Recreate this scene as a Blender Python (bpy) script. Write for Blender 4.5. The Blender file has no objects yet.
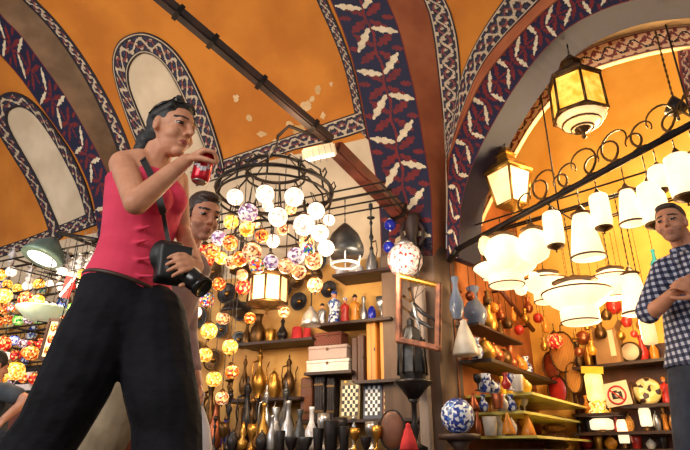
import bpy, bmesh, math, random
from mathutils import Vector, Matrix
random.seed(7)
SC = bpy.context.scene
COL = SC.collection
PI = math.pi
# ------------------------------------------------------------------ camera
F = 560.0
CAMP = Vector((0, 0, 0.40))
PITCH = math.radians(22.3)
cam = bpy.data.cameras.new('camera')
cam.sensor_width = 36.0
cam.sensor_fit = 'HORIZONTAL'
cam.lens = F / 690.0 * 36.0
cam.clip_start = 0.05
cam_o = bpy.data.objects.new('camera', cam)
COL.objects.link(cam_o)
cam_o.location = CAMP
cam_o.rotation_euler = (PI / 2 + PITCH, 0, 0)
SC.camera = cam_o
# ------------------------------------------------------------------ light
w = bpy.data.worlds.new('world')
SC.world = w
w.use_nodes = True
w.node_tree.nodes['Background'].inputs[0].default_value = (1.0, 0.93, 0.84, 1)
w.node_tree.nodes['Background'].inputs[1].default_value = 0.25


def light(name, kind, loc, energy, col, size=1.0, target=None, sizey=None):
    l = bpy.data.lights.new(name, kind)
    l.energy = energy
    l.color = col
    if kind == 'AREA':
        l.shape = 'RECTANGLE'
        l.size = size
        l.size_y = sizey or size
    elif kind in ('POINT', 'SPOT'):
        l.shadow_soft_size = size
    o = bpy.data.objects.new(name, l)
    COL.objects.link(o)
    o.location = loc
    if target:
        o.rotation_euler = (Vector(target) - Vector(loc)).to_track_quat('-Z', 'Y').to_euler()
    return o


# daylight falling into the corridor from the openings behind the camera
light('corridor_daylight', 'AREA', (-2.8, -2.0, 2.5), 118, (1.0, 0.94, 0.89), 2.6, (-0.6, 4.0, 1.9), 1.8)
light('side_daylight', 'AREA', (3.2, -1.5, 1.6), 10, (1.0, 0.9, 0.8), 2.0, (0.3, 3.5, 1.2), 1.2)
light('left_daylight', 'AREA', (-5.2, 1.6, 2.4), 85, (0.86, 0.93, 1.0), 1.6, (-4.2, 6.4, 3.1), 1.4)
# warm light of the many shop bulbs, plus added counter and pier fills
light('alcove_bulb', 'POINT', (2.45, 4.35, 2.75), 112, (1.0, 0.74, 0.36), 0.25)
light('alcove_low_bulb', 'POINT', (2.35, 4.75, 1.45), 50, (1.0, 0.68, 0.34), 0.2)
light('stall_bulb', 'POINT', (-3.0, 4.9, 1.9), 44, (1.0, 0.72, 0.42), 0.2)
light('counter_fill', 'POINT', (-0.55, 4.2, 1.45), 40, (1.0, 0.72, 0.42), 0.15)  # added fill that brightens the goods over the counter
light('pier_fill', 'POINT', (0.25, 4.05, 1.75), 24, (1.0, 0.82, 0.6), 0.15)  # added fill that lifts the boxes and shelves near the pier
light('vault_bulb', 'POINT', (-0.4, 3.85, 2.75), 16, (1.0, 0.7, 0.42), 0.3)

SC.view_settings.view_transform = 'Standard'
SC.view_settings.look = 'None'
SC.view_settings.exposure = 0.5
SC.view_settings.gamma = 1.0
SC.view_settings.use_curve_mapping = False
SC.cycles.max_bounces = 6
SC.cycles.sample_clamp_indirect = 4.0


# ------------------------------------------------------------------ image <-> world
def ray(px, py):
    cx, cy = (px - 345.0) / F, (225.0 - py) / F
    c, s = math.cos(PITCH), math.sin(PITCH)
    return Vector((cx, c - s * cy, s + c * cy))


def at(px, py, Y):
    d = ray(px, py)
    return CAMP + d * (Y / d.y)


def proj(p):
    q = Vector(p) - CAMP
    c, s = math.cos(PITCH), math.sin(PITCH)
    zc = c * q.y + s * q.z
    return 345 + F * q.x / zc, 225 - F * (-s * q.y + c * q.z) / zc


def ppm(p):
    q = Vector(p) - CAMP
    return F / (math.cos(PITCH) * q.y + math.sin(PITCH) * q.z)


def online(a, b, px):
    lo, hi = 0.0, 1.0
    inc = proj(a)[0] < proj(b)[0]
    for _ in range(40):
        m = (lo + hi) / 2
        if (proj(a.lerp(b, m))[0] < px) == inc:
            lo = m
        else:
            hi = m
    return a.lerp(b, lo)


# shop wall (recedes to the left), vault springs from it
P0 = Vector((0.807, 5.0, 0))
DW = Vector((2.2, -1, 0)).normalized()      # along the wall, to the right
NW = Vector((-1, -2.2, 0)).normalized()     # out of the wall, towards the camera
ZS, RV = 3.1, 2.6


def wp(s, u, z):
    return P0 + DW * s + NW * u + Vector((0, 0, z))


def vdist(p):
    q = p - P0
    u = q.x * NW.x + q.y * NW.y
    if p.z < ZS:
        return u
    return RV - math.hypot(RV - u, p.z - ZS)


def vsurf(px, py, off=0.0):
    d = ray(px, py)
    t = 2.2
    while t < 13 and vdist(CAMP + d * t) > off:
        t += 0.12
    lo, hi = t - 0.12, t
    for _ in range(16):
        m = (lo + hi) / 2
        if vdist(CAMP + d * m) > off:
            lo = m
        else:
            hi = m
    return CAMP + d * lo


NA = Vector((1, 1, 0)).normalized()
CA = 5.9


def asurf(px, py, off=0.0):                  # vertical plane of the arch on the right
    d = ray(px, py)
    return CAMP + d * ((CA - off * math.sqrt(2)) / (d.x + d.y))


# left wall and back wall of the lamp alcove
Q0 = Vector((0.97, 4.93, 0))
EA = Vector((0.69, 1, 0)).normalized()
MA = Vector((1, -0.69, 0)).normalized()
CB = 9.0


def ap(t, v, z):
    return Q0 + EA * t + MA * v + Vector((0, 0, z))


def bp(x, v, z):                              # on the alcove back wall, v in front of it
    q = Vector((x, CB - x, z))
    return q - NA * v


# ------------------------------------------------------------------ materials
def lin(c):
    return tuple(((v / 255) / 12.92 if v / 255 <= .04045 else ((v / 255 + .055) / 1.055) ** 2.4) for v in c)


MATS = {}


def mat(name, c1, c2=None, rough=0.6, metal=0.0, scale=8.0, bump=0.0, emit=0.0, ecol=None, kind='noise', detail=4, alpha=None, spec=None, stretch=None):
    if name in MATS:
        return MATS[name]
    m = bpy.data.materials.new(name)
    m.use_nodes = True
    nt = m.node_tree
    b = nt.nodes['Principled BSDF']
    b.inputs['Roughness'].default_value = rough
    b.inputs['Metallic'].default_value = metal
    if spec is not None:
        b.inputs['Specular IOR Level'].default_value = spec
    tc = nt.nodes.new('ShaderNodeTexCoord')
    mp = nt.nodes.new('ShaderNodeMapping')
    nt.links.new(tc.outputs['Object'], mp.inputs[0])
    if stretch:
        mp.inputs['Scale'].default_value = stretch
    c1 = lin(c1)
    c2 = lin(c2) if c2 else tuple(v * .75 for v in c1)
    rmp = nt.nodes.new('ShaderNodeValToRGB')
    rmp.color_ramp.elements[0].color = (*c1, 1)
    rmp.color_ramp.elements[1].color = (*c2, 1)
    if kind == 'voronoi':
        t = nt.nodes.new('ShaderNodeTexVoronoi')
        t.inputs['Scale'].default_value = scale
        nt.links.new(mp.outputs[0], t.inputs['Vector'])
        sx = nt.nodes.new('ShaderNodeSeparateColor')
        nt.links.new(t.outputs['Color'], sx.inputs[0])
        out = sx.outputs[0]
        rmp.color_ramp.interpolation = 'CONSTANT'
        rmp.color_ramp.elements[1].position = 0.5
    elif kind == 'wave':
        t = nt.nodes.new('ShaderNodeTexWave')
        t.inputs['Scale'].default_value = scale
        t.inputs['Distortion'].default_value = 4.0
        t.inputs['Detail'].default_value = 3
        nt.links.new(mp.outputs[0], t.inputs['Vector'])
        out = t.outputs['Fac']
    elif kind == 'checker':
        t = nt.nodes.new('ShaderNodeTexChecker')
        t.inputs['Scale'].default_value = scale
        nt.links.new(mp.outputs[0], t.inputs['Vector'])
        out = t.outputs['Fac']
    else:
        t = nt.nodes.new('ShaderNodeTexNoise')
        t.inputs['Scale'].default_value = scale
        t.inputs['Detail'].default_value = detail
        nt.links.new(mp.outputs[0], t.inputs['Vector'])
        out = t.outputs['Fac']
        rmp.color_ramp.elements[0].position = 0.35
        rmp.color_ramp.elements[1].position = 0.65
    nt.links.new(out, rmp.inputs[0])
    nt.links.new(rmp.outputs[0], b.inputs['Base Color'])
    if bump:
        bn = nt.nodes.new('ShaderNodeBump')
        bn.inputs['Strength'].default_value = bump
        bn.inputs['Distance'].default_value = 0.02
        nt.links.new(out, bn.inputs['Height'])
        nt.links.new(bn.outputs[0], b.inputs['Normal'])
    if emit:
        if ecol:
            b.inputs['Emission Color'].default_value = (*lin(ecol), 1)
        else:
            nt.links.new(rmp.outputs[0], b.inputs['Emission Color'])
        b.inputs['Emission Strength'].default_value = emit
    if alpha is not None:
        b.inputs['Alpha'].default_value = alpha
    MATS[name] = m
    m['ramp'] = 1
    return m


def palette_mat(name, cols, scale, emit=0.0, rough=0.3):
    """mosaic glass: every Voronoi cell takes one colour of the palette"""
    if name in MATS:
        return MATS[name]
    m = mat(name, cols[0], cols[-1], rough, 0, scale, 0, emit, None, 'voronoi')
    r = [n for n in m.node_tree.nodes if n.type == 'VALTORGB'][0].color_ramp
    while len(r.elements) > 1:
        r.elements.remove(r.elements[-1])
    r.elements[0].position = 0
    r.elements[0].color = (*lin(cols[0]), 1)
    for i, c in enumerate(cols[1:]):
        e = r.elements.new((i + 1) / len(cols))
        e.color = (*lin(c), 1)
    r.interpolation = 'CONSTANT'
    return m


# ------------------------------------------------------------------ mesh building
class MB:
    def __init__(self):
        self.bm = bmesh.new()

    def face(self, vs, mi=0, sm=False):
        try:
            f = self.bm.faces.new(vs)
            f.material_index = mi
            f.smooth = sm
            return f
        except ValueError:
            return None

    def box(self, c, size, rotz=0.0, M=None, mi=0):
        c = Vector(c)
        R = M if M is not None else Matrix.Rotation(rotz, 3, 'Z')
        vs = []
        for dx in (-.5, .5):
            for dy in (-.5, .5):
                for dz in (-.5, .5):
                    vs.append(self.bm.verts.new(c + R @ Vector((dx * size[0], dy * size[1], dz * size[2]))))
        for q in ((0, 1, 3, 2), (4, 6, 7, 5), (0, 4, 5, 1), (2, 3, 7, 6), (0, 2, 6, 4), (1, 5, 7, 3)):
            self.face([vs[i] for i in q], mi)
        return self

    def tube(self, pts, r, n=6, mi=0, closed=False):
        pts = [Vector(p) for p in pts]
        rs = r if isinstance(r, (list, tuple)) else [r] * len(pts)
        rings = []
        N = len(pts)
        up = None
        for i, p in enumerate(pts):
            a = pts[(i - 1) % N] if (closed or i > 0) else p
            b = pts[(i + 1) % N] if (closed or i < N - 1) else p
            t = (b - a)
            if t.length < 1e-9:
                t = Vector((0, 0, 1))
            t.normalize()
            if up is None:
                up = Vector((0, 0, 1)) if abs(t.z) < .9 else Vector((1, 0, 0))
            x = up.cross(t)
            if x.length < 1e-4:
                x = Vector((1, 0, 0)).cross(t)
                if x.length < 1e-4:
                    x = Vector((0, 1, 0)).cross(t)
            x.normalize()
            y = t.cross(x)
            up = y.copy() if abs(y.dot(t)) < .5 else up
            rings.append([self.bm.verts.new(p + (x * math.cos(k * 2 * PI / n) + y * math.sin(k * 2 * PI / n)) * rs[i]) for k in range(n)])
        for i in range(N if closed else N - 1):
            A, B = rings[i], rings[(i + 1) % N]
            for k in range(n):
                self.face([A[k], A[(k + 1) % n], B[(k + 1) % n], B[k]], mi, True)
        if not closed:
            self.face(rings[0][::-1], mi)
            self.face(rings[-1], mi)
        return self

    def lathe(self, prof, c=(0, 0, 0), n=14, M=None, mi=0, sm=True, rot=0.0):
        c = Vector(c)
        M = M or Matrix.Identity(3)
        rings = []
        for r, z in prof:
            if r < 1e-5:
                rings.append([self.bm.verts.new(c + M @ Vector((0, 0, z)))])
            else:
                rings.append([self.bm.verts.new(c + M @ Vector((r * math.cos(rot + k * 2 * PI / n), r * math.sin(rot + k * 2 * PI / n), z))) for k in range(n)])
        for A, B in zip(rings, rings[1:]):
            if len(A) == 1 and len(B) == 1:
                continue
            for k in range(n):
                k2 = (k + 1) % n
                if len(A) == 1:
                    self.face([A[0], B[k2], B[k]], mi, sm)
                elif len(B) == 1:
                    self.face([A[k], A[k2], B[0]], mi, sm)
                else:
                    self.face([A[k], A[k2], B[k2], B[k]], mi, sm)
        if len(rings[0]) > 1:
            self.face(rings[0][::-1], mi)
        if len(rings[-1]) > 1:
            self.face(rings[-1], mi)
        return self

    def ball(self, c, r, n=14, M=None, mi=0):
        rr = r if isinstance(r, (tuple, list)) else (r, r, r)
        M = M or Matrix.Identity(3)
        S = Matrix.Diagonal(Vector(rr))
        k = max(6, n // 2)
        prof = [(math.sin(i * PI / k), -math.cos(i * PI / k)) for i in range(k + 1)]
        prof[0] = (0, -1)
        prof[-1] = (0, 1)
        return self.lathe(prof, c, n, M @ S, mi)

    def capsule(self, a, ra, b, rb, n=12):
        a, b = Vector(a), Vector(b)
        d = b - a
        L = d.length
        if L < 1e-6:
            return self.ball(a, ra, n)
        M = d.to_track_quat('Z', 'Y').to_matrix()
        prof = [(0, -ra)]
        for i in range(1, 4):
            t = i * PI / 8
            prof.append((ra * math.sin(t), -ra * math.cos(t)))
        prof.append((ra, 0))
        prof.append((rb, L))
        for i in range(3, 0, -1):
            t = i * PI / 8
            prof.append((rb * math.sin(t), L + rb * math.cos(t)))
        prof.append((0, L + rb))
        return self.lathe(prof, a, n, M)

    def loft(self, secs, ax, ay, n=20):
        """closed loft of ellipses: secs = (centre, half along ax, half along ay)"""
        rings = []
        for c, a, b in secs:
            rings.append([self.bm.verts.new(Vector(c) + ax * (a * math.cos(k * 2 * PI / n)) + ay * (b * math.sin(k * 2 * PI / n))) for k in range(n)])
        for A, B in zip(rings, rings[1:]):
            for k in range(n):
                self.face([A[k], A[(k + 1) % n], B[(k + 1) % n], B[k]], 0, True)
        self.face(rings[0][::-1])
        self.face(rings[-1])
        return self

    def mesh(self, name, mats, origin=None):
        if origin is not None:
            bmesh.ops.translate(self.bm, verts=self.bm.verts, vec=-Vector(origin))
        bmesh.ops.recalc_face_normals(self.bm, faces=self.bm.faces)
        me = bpy.data.meshes.new(name)
        self.bm.to_mesh(me)
        self.bm.free()
        for m in (mats if isinstance(mats, (list, tuple)) else [mats]):
            me.materials.append(m)
        return me


def tag(o, label=None, cat=None, group=None, kind=None):
    if label:
        o['label'] = label
    if cat:
        o['category'] = cat
    if group:
        o['group'] = group
    if kind:
        o['kind'] = kind
    return o


def thing(name, label, cat, loc=(0, 0, 0), rotz=0.0, group=None):
    o = bpy.data.objects.new(name, None)
    o.empty_display_size = 0.05
    COL.objects.link(o)
    o.location = loc
    o.rotation_euler = (0, 0, rotz)
    return tag(o, label, cat, group)


def obj(name, mb, m, parent=None, origin=None, label=None):
    """link a builder as ONE mesh object; origin = world base point its vertices were built around"""
    me = mb if isinstance(mb, bpy.types.Mesh) else mb.mesh(name, m, origin)
    o = bpy.data.objects.new(name, me)
    COL.objects.link(o)
    if parent is not None:
        o.parent = parent
    if label:
        o['label'] = label
    return o


def solo(name, mb, m, label, cat, loc=(0, 0, 0), rotz=0.0, group=None):
    o = obj(name, mb, m)
    o.location = loc
    o.rotation_euler = (0, 0, rotz)
    return tag(o, label, cat, group)


def struct(name, mb, m, origin=None):
    o = obj(name, mb, m, None, origin)
    if origin is not None:
        o.location = origin
    o['kind'] = 'structure'
    return o


def remesh(mb, voxel, smooth=4, name='tmp'):
    me = bpy.data.meshes.new(name)
    bmesh.ops.recalc_face_normals(mb.bm, faces=mb.bm.faces)
    mb.bm.to_mesh(me)
    mb.bm.free()
    o = bpy.data.objects.new(name, me)
    COL.objects.link(o)
    r = o.modifiers.new('r', 'REMESH')
    r.mode = 'VOXEL'
    r.voxel_size = voxel
    if smooth:
        s = o.modifiers.new('s', 'SMOOTH')
        s.factor = 0.5
        s.iterations = smooth
    dg = bpy.context.evaluated_depsgraph_get()
    me2 = bpy.data.meshes.new_from_object(o.evaluated_get(dg))
    bpy.data.objects.remove(o)
    for p in me2.polygons:
        p.use_smooth = True
    return me2


def fig_part(name, mb, mats, parent, root, voxel=0.008, smooth=4, paint=None, label=None):
    """remeshed body or cloth; paint(co) -> material slot"""
    me = remesh(mb, voxel, smooth, name)
    me.materials.clear()
    for m in (mats if isinstance(mats, (list, tuple)) else [mats]):
        me.materials.append(m)
    if paint:
        for p in me.polygons:
            p.material_index = paint(p.center)
    me.transform(Matrix.Translation(-Vector(root)))
    o = bpy.data.objects.new(name, me)
    COL.objects.link(o)
    o.parent = parent
    if label:
        o['label'] = label
    return o
# ================================================================== SETTING
M_vault = mat('ochre_plaster', (214, 132, 42), (190, 110, 30), .85, scale=1.7, detail=8)
M_cream = mat('cream_plaster', (228, 206, 174), (206, 182, 150), .85, scale=2.2, detail=8)
M_peel = mat('peeled_plaster', (226, 190, 140), (205, 160, 100), .85, scale=5)
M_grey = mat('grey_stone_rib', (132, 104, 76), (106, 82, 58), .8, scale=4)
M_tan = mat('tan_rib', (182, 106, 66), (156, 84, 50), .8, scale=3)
M_navy = mat('navy_paint', (13, 12, 44), (18, 14, 54), .7, scale=12)
M_red = mat('maroon_paint', (118, 24, 26), (96, 18, 26), .7, scale=12)
M_leaf = mat('cream_paint', (226, 208, 176), (206, 186, 152), .7, scale=12)
M_bdark = mat('border_dark', (30, 24, 36), (42, 30, 36), .7, scale=14)
M_bcream = mat('border_cream', (208, 186, 156), (184, 162, 134), .7, scale=14)
M_bred = mat('border_rust', (140, 66, 52), (120, 54, 60), .7, scale=14)
M_bpale = mat('border_peach', (240, 204, 160), (224, 180, 136), .7, scale=14)
M_bblue = mat('border_blue', (52, 52, 84), (44, 44, 70), .7, scale=14)
M_shopwall = mat('mustard_shop_wall', (214, 166, 92), (176, 122, 62), .8, scale=2.5, detail=6)
M_alcove = mat('alcove_yellow_plaster', (242, 192, 92), (226, 166, 66), .8, scale=2.0, detail=8)
M_floor = mat('stone_floor', (120, 108, 96), (92, 82, 72), .7, scale=3)
M_darkwood = mat('dark_wood', (58, 34, 26), (34, 20, 16), .55, scale=6, kind='noise', stretch=(1, 1, .2))
M_redwood = mat('reddish_wood', (104, 46, 30), (70, 28, 20), .45, scale=6, stretch=(1, 1, 1))
M_iron = mat('dark_iron', (46, 36, 32), (28, 22, 20), .5, .6, scale=12)


def resample(pl, n):
    pl = [Vector((p[0], p[1])) for p in pl]
    L = [0]
    for a, b in zip(pl, pl[1:]):
        L.append(L[-1] + (b - a).length)
    out = []
    k = 0
    for i in range(n + 1):
        s = L[-1] * i / n
        while k < len(pl) - 2 and L[k + 1] < s:
            k += 1
        f = (s - L[k]) / max(1e-6, L[k + 1] - L[k])
        out.append(pl[k].lerp(pl[k + 1], min(1, max(0, f))))
    return out, L[-1]


def smooth_pl(pl, it=2):
    for _ in range(it):
        q = [pl[0]]
        for a, b in zip(pl, pl[1:]):
            q.append((a[0] * .75 + b[0] * .25, a[1] * .75 + b[1] * .25))
            q.append((a[0] * .25 + b[0] * .75, a[1] * .25 + b[1] * .75))
        q.append(pl[-1])
        pl = q
    return pl


def strip(name, L, R, surf, off, pat, mats, back=None, step=1.0, smooth=2):
    """a raised band laid on a real surface between two outlines; pat(s, t, w) -> material slot"""
    L, R = smooth_pl(L, smooth), smooth_pl(R, smooth)
    _, l1 = resample(L, 4)
    _, l2 = resample(R, 4)
    n = max(4, int(max(l1, l2) / step))
    A, _ = resample(L, n)
    B, _ = resample(R, n)
    wd = sum((a - b).length for a, b in zip(A, B)) / len(A)
    m = max(2, int(wd / step))
    offf = off if callable(off) else (lambda t: off)
    mb = MB()
    V = []
    for a, b in zip(A, B):
        row = []
        for j in range(m + 1):
            t = j / m
            p = a.lerp(b, t)
            row.append(mb.bm.verts.new(surf(p.x, p.y, offf(t))))
        V.append(row)
    sl = (l1 + l2) / 2
    for i in range(n):
        for j in range(m):
            mi = pat((i + .5) / n * sl, (j + .5) / m * 2 - 1, wd) if pat else 0
            mb.face([V[i][j], V[i + 1][j], V[i + 1][j + 1], V[i][j + 1]], mi, True)
    if back is not None:
        nrm = back                                     # vector function: where the rim goes
        def rim(seq):
            q = [mb.bm.verts.new(v.co + nrm(v.co)) for v in seq]
            for i in range(len(seq) - 1):
                mb.face([seq[i], seq[i + 1], q[i + 1], q[i]], 0)
        rim([V[i][0] for i in range(n + 1)])
        rim([V[i][m] for i in range(n + 1)])
        rim(V[0])
        rim(V[n])
    o = struct(name, mb, mats)
    return o


def seg_leaf(s, t, s0, t0, s1, t1, wid):
    """lens-shaped leaf between two points (in half-width units)"""
    dx, dy = s1 - s0, t1 - t0
    L2 = dx * dx + dy * dy
    k = ((s - s0) * dx + (t - t0) * dy) / L2
    if k < 0 or k > 1:
        return False
    d = abs((s - s0) * dy - (t - t0) * dx) / math.sqrt(L2)
    wob = 1 + .25 * math.sin(k * 20)
    return d < wid * wob * (4 * k * (1 - k)) ** .6


def floral(P, phase=0.0, bend=0.0):
    """slots: 0 navy, 1 maroon, 2 cream"""
    def f(s, t, w):
        h = w / 2
        if abs(t) > .965:
            return 1
        u = ((s + phase) % P) / h
        p = P / h
        for k in (-1, 0, 1):
            b = u + k * p
            for sg in (-1, 1):
                if seg_leaf(b, t, .06, sg * .04, (.26 if sg > 0 else .98), sg * (.94 if sg > 0 else .70), .115):
                    return 2
                if seg_leaf(b, t, (.75 * p) - .06, sg * .04, (.75 * p) - (.88 if sg > 0 else .22), sg * (.74 if sg > 0 else .92), .115):
                    return 2
        for k in (-1, 0, 1):
            b = u + k * p
            for c in (.34 * p, .87 * p):
                for sg in (-1, 1):
                    if seg_leaf(b, t, c + .1, sg * .06, c + .56, sg * .70, .13) or seg_leaf(b, t, c - .1, sg * .06, c - .56, sg * .70, .13):
                        return 1
                if abs(t - .05 * math.sin(b * 5)) < .045 and abs(b - c) < .9 or seg_leaf(b, t, c - .02, .55, c + .02, .95, .10) or seg_leaf(b, t, c - .02, -.95, c + .02, -.55, .10):
                    return 1
        return 0
    return f


def arabesque(P, seed=0):
    """slots: 0 dark, 1 cream, 2 rust, 3 blue"""
    def f(s, t, w):
        if abs(t) > .86:
            return 0
        if abs(t) > .79:
            return 1
        x = 2 * PI * s / P
        c = .42 * math.sin(x + seed)
        if abs(t - c) < .13:
            return 1
        c2 = -.42 * math.sin(x + seed)
        if abs(t - c2) < .10:
            return 2
        a, b = math.sin(x * 2 + 1.3 * seed), math.cos(t * 6.5 + seed)
        if a * b > .52:
            return 1
        if a * b < -.62:
            return 3
        return 0
    return f


BM_ = [M_bdark, M_bcream, M_bred, M_bblue]
FM_ = [M_navy, M_red, M_leaf]


def vault_back(d):
    def f(co):
        q = co - P0
        u = q.x * NW.x + q.y * NW.y
        if co.z < ZS:
            return -NW * d
        c = P0 + DW * (q.x * DW.x + q.y * DW.y) + NW * RV + Vector((0, 0, ZS))
        return (co - c).normalized() * d
    return f


# floor of the corridor and of the alcove
fl = MB()
fl.box((0, 3.0, -0.05), (22, 16, 0.1))
struct('floor', fl, M_floor)


def in_poly(x, y, pl):
    c = False
    for i in range(len(pl)):
        x1, y1 = pl[i]
        x2, y2 = pl[i - 1]
        if (y1 > y) != (y2 > y) and x < (x2 - x1) * (y - y1) / (y2 - y1) + x1:
            c = not c
    return c


GROIN = [(447, 1500), (447, 470), (447, 240), (447, 160), (455, 130), (464, 112), (475, 80), (502, 45), (539, 8), (600, -60), (760, -160)]


def right_of_groin(p):
    x, y = proj(p)
    for a, b in zip(GROIN, GROIN[1:]):
        if b[1] <= y <= a[1]:
            return x > a[0] + (b[0] - a[0]) * (a[1] - y) / (a[1] - b[1])
    return y < -160


# vault and shop wall from one profile
def shell(name, zr, thr, mats, pick):
    mb = MB()
    s0, s1, ns = -7.6, 2.4, 160
    prof = []
    if zr:
        for i in range(25):
            prof.append((0.0, zr[0] + (zr[1] - zr[0]) * i / 24))
    if thr:
        for i in range(61):
            th = thr[0] + (thr[1] - thr[0]) * i / 60
            prof.append((RV * (1 - math.cos(th)), ZS + RV * math.sin(th)))
    V = [[mb.bm.verts.new(wp(s0 + (s1 - s0) * i / ns, u, z)) for (u, z) in prof] for i in range(ns + 1)]
    for i in range(ns):
        for j in range(len(prof) - 1):
            vs = [V[i][j], V[i + 1][j], V[i + 1][j + 1], V[i][j + 1]]
            c = sum((v.co for v in vs), Vector()) / 4
            if right_of_groin(c) and c.y > .6:
                continue
            f = mb.face(vs, pick(c), True)
    loose = [v for v in mb.bm.verts if not v.link_faces]
    bmesh.ops.delete(mb.bm, geom=loose, context='VERTS')
    return struct(name, mb, mats)


def pick_wall(c):
    return 1 if c.z < 2.15 else 0


def pick_vault(c):
    x, y = proj(c)
    q = c - P0
    s = q.x * DW.x + q.y * DW.y
    lim = 3.56 if s > -4.0 else 3.1
    if c.z < lim:
        return 0
    return 1


shell('wall_back', (-0.0, ZS), None, [M_cream, M_shopwall], pick_wall)
shell('ceiling', None, (0.0, math.radians(150)), [M_cream, M_vault], pick_vault)
# patches where the ochre paint has flaked off
pk = MB()
for cx, cy, rx, ry in ((306, 106, 6, 6), (318, 90, 3, 5), (298, 130, 8, 5), (290, 124, 4, 3), (323, 116, 3, 4), (312, 99, 3, 3), (236, 98, 3, 4), (249, 118, 4, 3), (300, 112, 3, 3), (262, 134, 5, 3), (276, 141, 4, 2), (331, 84, 2, 3)):
    c = pk.bm.verts.new(vsurf(cx, cy, .006))
    rg = [pk.bm.verts.new(vsurf(cx + rx * math.cos(k * PI / 8) * random.uniform(.6, 1.25), cy + ry * math.sin(k * PI / 8) * random.uniform(.6, 1.25), .006)) for k in range(16)]
    for k in range(16):
        pk.face([c, rg[k], rg[(k + 1) % 16]])
o = struct('peeled_paint_patches', pk, M_peel)


# --- left transverse rib
LB_L = [(-60, 5), (-30, 24), (0, 55), (20, 77), (43, 110), (67, 143), (78, 160), (92, 193), (97, 223), (99, 262)]
LB_R = [(-60, -60), (-22, -22), (0, 15), (20, 33), (40, 60), (67, 97), (93, 143), (108, 172), (118, 205), (124, 262)]
LG_R = [(-30, -62), (0, -24), (22, 0), (43, 20), (67, 50), (90, 87), (113, 137), (124, 172), (132, 205), (136, 262)]
LO_R = [(-14, -62), (16, -24), (35, 0), (53, 17), (77, 47), (100, 83), (123, 127), (138, 172), (146, 205), (150, 262)]
strip('trim_1', LB_L, LB_R, vsurf, .26, floral(66, 20), FM_, vault_back(.26))
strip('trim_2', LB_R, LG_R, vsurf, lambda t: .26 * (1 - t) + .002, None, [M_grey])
strip('trim_3', LG_R, LO_R, vsurf, .012, arabesque(22), BM_, vault_back(.02))
# --- centre rib
CB_L = [(312, -50), (330, 0), (343, 30), (355, 70), (363, 110), (370, 150), (377, 183), (380, 217), (381, 256)]
CB_R = [(362, -50), (388, 0), (400, 30), (408, 63), (417, 100), (425, 150), (431, 183), (433, 223), (433, 256)]
CO_R = [(395, -50), (425, 0), (433, 30), (438, 73), (443, 117), (445, 150), (446, 183), (446, 223), (446, 256)]
CX_R = [(412, -50), (447, 0), (457, 33), (460, 60), (461, 90), (459, 112), (454, 132), (447, 150), (446.5, 170)]
CO_S = [(395, -50), (425, 0), (433, 30), (438, 73), (443, 117), (445, 142), (445.5, 160), (446, 165), (446, 170)]
CW_L = [(298, -50), (316, 0), (330, 30), (342, 60), (350, 90), (354, 112), (360, 132)]
CW_R = [(310, -50), (326, 0), (340, 30), (352, 63), (359, 93), (366, 130), (368, 140)]
strip('trim_4', CB_L, CB_R, vsurf, .26, floral(69, -14), FM_, vault_back(.26))
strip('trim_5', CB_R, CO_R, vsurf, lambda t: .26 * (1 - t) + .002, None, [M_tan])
strip('trim_6', CW_L, CW_R, vsurf, .012, arabesque(15), BM_, vault_back(.02))
strip('trim_7', CO_S, CX_R, vsurf, .012, arabesque(22, 1), BM_, vault_back(.02))
# --- border along the springing of the vault
strip('trim_8', [(190, 172), (235, 155), (250, 150), (320, 125), (358, 112)], [(196, 186), (245, 170), (280, 153), (340, 139), (366, 130)], vsurf, .014, arabesque(20, 2), BM_, vault_back(.02), smooth=1)
strip('trim_9', [(-20, 254), (0, 247), (30, 237), (55, 227), (78, 218), (98, 208)], [(-20, 264), (0, 257), (32, 247), (56, 238), (80, 231), (99, 224)], vsurf, .014, arabesque(16, 2), BM_, vault_back(.02), smooth=1)
# --- painted blind windows on the vault
W1o = [(178, 240), (150, 172), (137, 147), (123, 110), (112, 73), (112, 53), (120, 38), (140, 31), (160, 38), (177, 53), (190, 73), (207, 110), (220, 150), (224, 168)]
W1i = [(190, 232), (162, 168), (150, 140), (137, 110), (128, 87), (127, 70), (133, 58), (143, 52), (157, 57), (170, 72), (184, 100), (197, 130), (207, 156), (211, 172)]
W2o = [(52, 244), (43, 213), (27, 180), (8, 150), (-8, 124), (-8, 106), (-2, 96), (10, 91), (27, 97), (43, 113), (60, 137), (72, 155), (87, 188), (95, 222)]
W2i = [(62, 236), (50, 207), (36, 177), (20, 150), (7, 127), (6, 115), (10, 109), (20, 106), (33, 113), (46, 130), (57, 147), (66, 164), (79, 190), (88, 224)]


def window(name, fo, fi):
    h = len(fi) // 2
    strip(name, fi[:h][::-1], fi[h:], vsurf, .004, None, [M_cream], vault_back(.01), step=3)
    strip('trim_' + str(9 + int(name[-1])), fo, fi, vsurf, .03, arabesque(21, 3), BM_, vault_back(.04))


window('window_1', W1o, W1i)
window('window_2', W2o, W2i)

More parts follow.
